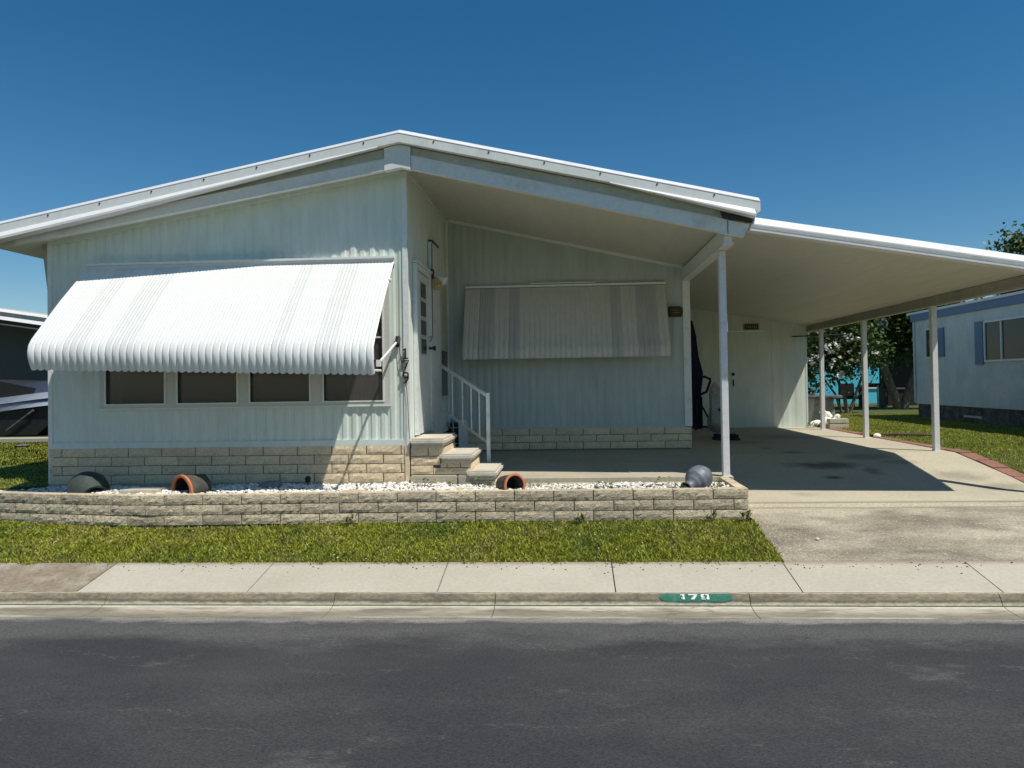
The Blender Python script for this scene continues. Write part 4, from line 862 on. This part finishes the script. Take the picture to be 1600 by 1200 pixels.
b=MB(); b.tube([(10.03,23.03,2.78),(10.3,23.5,2.4),(10.38,23.9,2.3)],.02,8); b.build('pole',rockm,ds)
# left neighbour and covered boat
ln=thing('neighbor_house','dark walled neighboring home with white roof edge at the far left','house',(-22,21,0))
lz=lambda x:3.30-.155*(x+15.3)
def ledge(name,mat,o0,o1,ya,yb,ch=0.):
    b=MB(); b.add([(-20,ya+ch,lz(-20)-o0),(-20,ya,lz(-20)-o1),(-20,yb,lz(-20)-o1),(-20,yb,lz(-20)-o0),(-12.2,ya+ch,lz(-12.2)-o0),(-12.2,ya,lz(-12.2)-o1),(-12.2,yb,lz(-12.2)-o1),(-12.2,yb,lz(-12.2)-o0)],[(0,1,5,4),(1,2,6,5),(2,3,7,6),(3,0,4,7),(3,2,1,0),(4,5,6,7)]); b.build(name,mat,ln)
ledge('roof',grime,.0,.10,20.02,30); ledge('roof_edge',white,0,.085,19.9,20.0,.09); ledge('fascia_board',capm,.09,.20,19.96,20.01); ledge('gutter',white,.205,.32,19.86,20.0,.09); ledge('beam',trim,.44,.475,20.1,20.2)
b=MB(); b.prism([(-20,-.05),(-12.4,-.05),(-12.4,2.75),(-20,3.9)],21.5,29.9); b.build('wall',nbrd,ln)
bo=thing('covered_boat','boat under a blue and white striped cover beside the left house','boat',(-15,17.3,0))
def ribbonprism(b,top_,bot_,y0,y1):
    b.prism(list(bot_)+list(reversed(top_)),y0,y1)
b=MB(); b.prism([(-18,1.30),(-16,1.42),(-14.2,1.35),(-13.0,1.10),(-12.9,.9),(-18,1.0)],16.75,18.4); b.build('windscreen',iron,bo)
def swoop(z0,z1,y0,name,mat):
    b=MB(); n=14; vs=[]
    for i in range(n+1):
        t=i/n; x=-18+5.3*t; s=.28*t*t
        vs+=[(x,y0-.03*math.sin(t*7),z0+s-.05*math.sin(t*5)),(x,y0,z1+s-.04*math.sin(t*5))]
    fs=[(2*i,2*i+2,2*i+3,2*i+1) for i in range(n)]; m_=len(vs); vs+=[(v[0],v[1]+.06,v[2]) for v in vs]
    fs+=[(m_+2*i,m_+2*i+1,m_+2*i+3,m_+2*i+2) for i in range(n)]+[(2*i+1,2*i+3,m_+2*i+3,m_+2*i+1) for i in range(n)]+[(2*i,m_+2*i,m_+2*i+2,2*i+2) for i in range(n)]
    b.add(vs,fs); b.build(name,mat,bo)
swoop(.72,1.02,16.75,'cover',tarpb); swoop(.58,.74,16.70,'cover_stripe',tarpw); swoop(.50,.57,16.72,'cover',tarpb); swoop(.40,.50,16.68,'cover_stripe',tarpw)
b=MB(); b.prism([(-18,-.02),(-13.2,-.02),(-12.8,.3),(-12.7,.75),(-18,.72)],16.78,18.4); b.build('hull_cover',tarpk,bo)
b=MB(); b.tube([(-13.9,16.7,.1),(-13.2,16.7,.6)],.03,6); b.build('strap',rockm,bo)
b=MB(); b.box(-40,-10.6,14.9,15.3,-.045,.03); b.build('boundary_kerb',walkm,None,kind='structure')
b=MB(); b.lathe([(0,0),(.12,0),(.13,.02),(.08,.04),(0,.045)],Matrix.Translation((-11.0,13.6,-.03)),14); b.build('valve_cover',rockm,None,label='small round grey cover in the left lawn',cat='cover')
# back yard furniture
pt=thing('patio_chair','dark boxy patio chair on the grass before the cyan house','chair',(10.2,26.5,0))
boxpart(pt,'backrest',iron,9.95,10.50,26.5,26.6,.35,.86,.02); boxpart(pt,'seat',iron,9.9,10.55,25.9,26.5,.30,.42,.02)
for (x,y) in ((9.93,25.95),(10.5,25.95),(9.93,26.5),(10.45,26.5)): boxpart(pt,'leg',iron,x,x+.06,y,y+.06,-.03,.3)
ut=thing('patio_table','dark patio table with a pale centre pole right of the patio chair','table',(10.95,26,0))
b=MB(); b.prism([(10.55,.72),(11.4,.72),(11.1,.86),(10.85,.86)],25.7,26.5); b.build('table_top',iron,ut)
b=MB(); b.tube([(10.97,25.65,-.03),(10.97,25.65,.78)],.03,8); b.build('pole',white,ut)
boxpart(ut,'leg',iron,10.6,10.66,25.8,26.4,-.03,.72); boxpart(ut,'leg',iron,11.3,11.36,25.8,26.4,-.03,.72)
bn=thing('storage_bench','long black storage bench behind the forked tree','bench',(13,27,0))
boxpart(bn,'bench_box',iron,11.9,13.0,27.0,27.5,-.03,.60,.02); boxpart(bn,'bench_lid',nbrd,11.85,13.05,26.95,27.55,.605,.66,.01)
# ------------------------------------------------------------------ trees and shrubs
def leaves(name,blobs,n,size,mat,parent,gap=.35,seed=1,elong=1.8):
    rg=np.random.default_rng(seed); V=[]; tot=sum(b_[3]*b_[4]*b_[5] for b_ in blobs)
    cl=[]
    for (x,y,z,a,b_,c) in blobs:
        m_=max(6,int(n/9*(a*b_*c)/tot))
        d=rg.normal(size=(m_,3)); d/=np.linalg.norm(d,axis=1)[:,None]; r=rg.uniform(.35,1.0,m_)**.5
        cl.append(np.array([x,y,z])+d*r[:,None]*np.array([a,b_,c]))
    cl=np.vstack(cl); k=9; n=len(cl)*k
    c=np.repeat(cl,k,0)+rg.normal(0,size*1.5,(n,3))
    ax=rg.normal(size=(n,3)); ax[:,2]-=.3; ax/=np.linalg.norm(ax,axis=1)[:,None]; t=rg.normal(size=(n,3)); s=np.cross(ax,t); s/=np.linalg.norm(s,axis=1)[:,None]
    L=size*rg.uniform(.7,1.4,n)[:,None]; W=L/elong/2
    P=np.stack([c,c+ax*L*.5+s*W,c+ax*L,c+ax*L*.5-s*W],1).reshape(-1,3)-np.array(WL[parent]); i=np.arange(n)*4
    return bulk(name,P,np.c_[i,i+1,i+2,i+3],mat,parent)
def limbs(parent,name,segs,r0_):
    b=MB()
    for pts,ra,rb in segs:
        n=len(pts); b.tube(pts,[ra+(rb-ra)*i/(n-1) for i in range(n)],7)
    return b.build(name,bark,parent,True)
fb=thing('flowering_tree','bushy white flowering tree seen beyond the carport, nearest the storage room','tree',(8.4,22,0))
limbs(fb,'trunk',[([(8.5,22,-.05),(8.42,22,.5),(8.2,22.1,1.2),(7.9,22,2.0)],.07,.03),([(8.55,22,-.05),(8.8,22,.7),(9.1,22,1.5)],.06,.025),([(8.35,22,-.05),(8.1,21.9,.6),(7.6,21.9,1.3)],.05,.02),([(8.7,22,.4),(9.2,22,.9),(9.4,22.1,1.2)],.03,.015)],.07)
fblobs=[(8.0,22,2.25,.8,.6,.55),(8.8,22,2.2,.6,.6,.55),(7.6,22,1.75,.5,.5,.5),(8.5,22,1.75,.6,.5,.35),(9.3,22,1.8,.35,.4,.4),(8.8,22,2.8,.5,.45,.22),(7.4,22.2,1.25,.2,.3,.3),(8.25,22,1.35,.5,.4,.28),(7.55,22,.9,.14,.2,.3)]
leaves('crown',fblobs,7500,.12,leafm,fb,seed=3)
# flower clusters on the sunny side of the crown (x, z)
BLOS=[(8.08, 2.31), (7.81, 2.13), (7.69, 2.01), (7.76, 1.85), (8.23, 1.85), (8.6, 1.77), (7.25, 1.72), (7.36, 1.71), (7.26, 1.54), (7.95, 1.7), (7.88, 1.57), (7.96, 1.53), (7.1, 1.62), (8.31, 1.61), (9.01, 1.84), (7.7, 1.48), (8.16, 1.47), (7.94, 1.09), (8.02, 1.21), (7.61, 1.99), (7.93, 2.02), (8.51, 1.54), (8.4, 2.26), (8.26, 2.21), (8.56, 2.25)]
rg=np.random.default_rng(12); b=MB()
for (x,z) in BLOS:
    for q in range(rg.integers(1,3)):
        cx_,cz_,cy_=x+rg.normal(0,.05),z+rg.normal(0,.03),21.15+rg.uniform(-.1,.1)
        for k in range(9): leaf(b,(cx_+rg.normal(0,.025),cy_+rg.normal(0,.02),cz_+rg.normal(0,.018)),(rg.normal(),rg.normal()-.3,rg.normal()),rg.uniform(.05,.09),.07,(.3,.2,1))
b.build('blossoms',flowm,fb)
ft=thing('forked_tree','large dark tree with a trunk forked at the ground left of the pale blue house','tree',(10.9,24,0))
limbs(ft,'trunk',[([(10.95,24,-.05),(10.72,24,.7),(10.45,24,1.5),(10.35,24,2.3),(10.2,24,3.2)],.16,.08),([(11.05,24,-.05),(11.3,24,.7),(11.65,24,1.6),(11.9,24,2.4),(12.0,24,3.3)],.15,.07),([(10.5,24,1.4),(11.0,24,2.3),(11.2,24,3.2)],.07,.04)],.15)
leaves('crown',[(10.3,24,3.2,.9,.9,.8),(11.3,24,3.5,1.0,1.0,.9),(12.1,24,3.0,.8,.8,.9),(10.9,24.3,2.5,.8,.7,.6),(11.9,24,2.1,.5,.5,.5),(10.1,24,2.1,.35,.4,.5),(12.4,23.8,2.4,.5,.5,.6)],15000,.17,leafm,ft,seed=5)
hd=thing('dark_shrub','dense dark shrub directly behind the storage room corner','shrub',(8.0,25.5,0))
limbs(hd,'stem',[([(8.0,25.5,-.05),(8.0,25.5,1.0),(7.8,25.5,2.0)],.06,.03)],.05)
leaves('foliage',[(7.9,25.5,1.6,.55,.6,1.4),(8.0,25.4,2.7,.7,.6,.6)],4500,.16,leafm,hd,seed=8)
h3=thing('back_tree','tall dense evergreen filling the gap behind the cyan house','tree',(16,37,0))
limbs(h3,'trunk',[([(16,37,-.05),(16,37,3)],.25,.15)],.2)
leaves('crown',[(14,37,2.6,2.2,1.2,1.4),(17,37,3.4,2.5,1.5,1.8),(20,37,3.0,2,1.5,1.8)],9000,.3,leafm,h3,seed=9)
rt=thing('distant_tree','distant treetop showing above the carport roof at the right edge','tree',(25.6,42,0))
limbs(rt,'trunk',[([(26.2,42,-.05),(26.1,42,4),(26,42,7)],.3,.12)],.2)
leaves('crown',[(26.5,42,7.4,1.6,1.6,1.7),(25.6,42,6.3,.9,1,1.0),(27.2,42,6,1.6,1.4,1.4)],7000,.28,leafm,rt,seed=10)
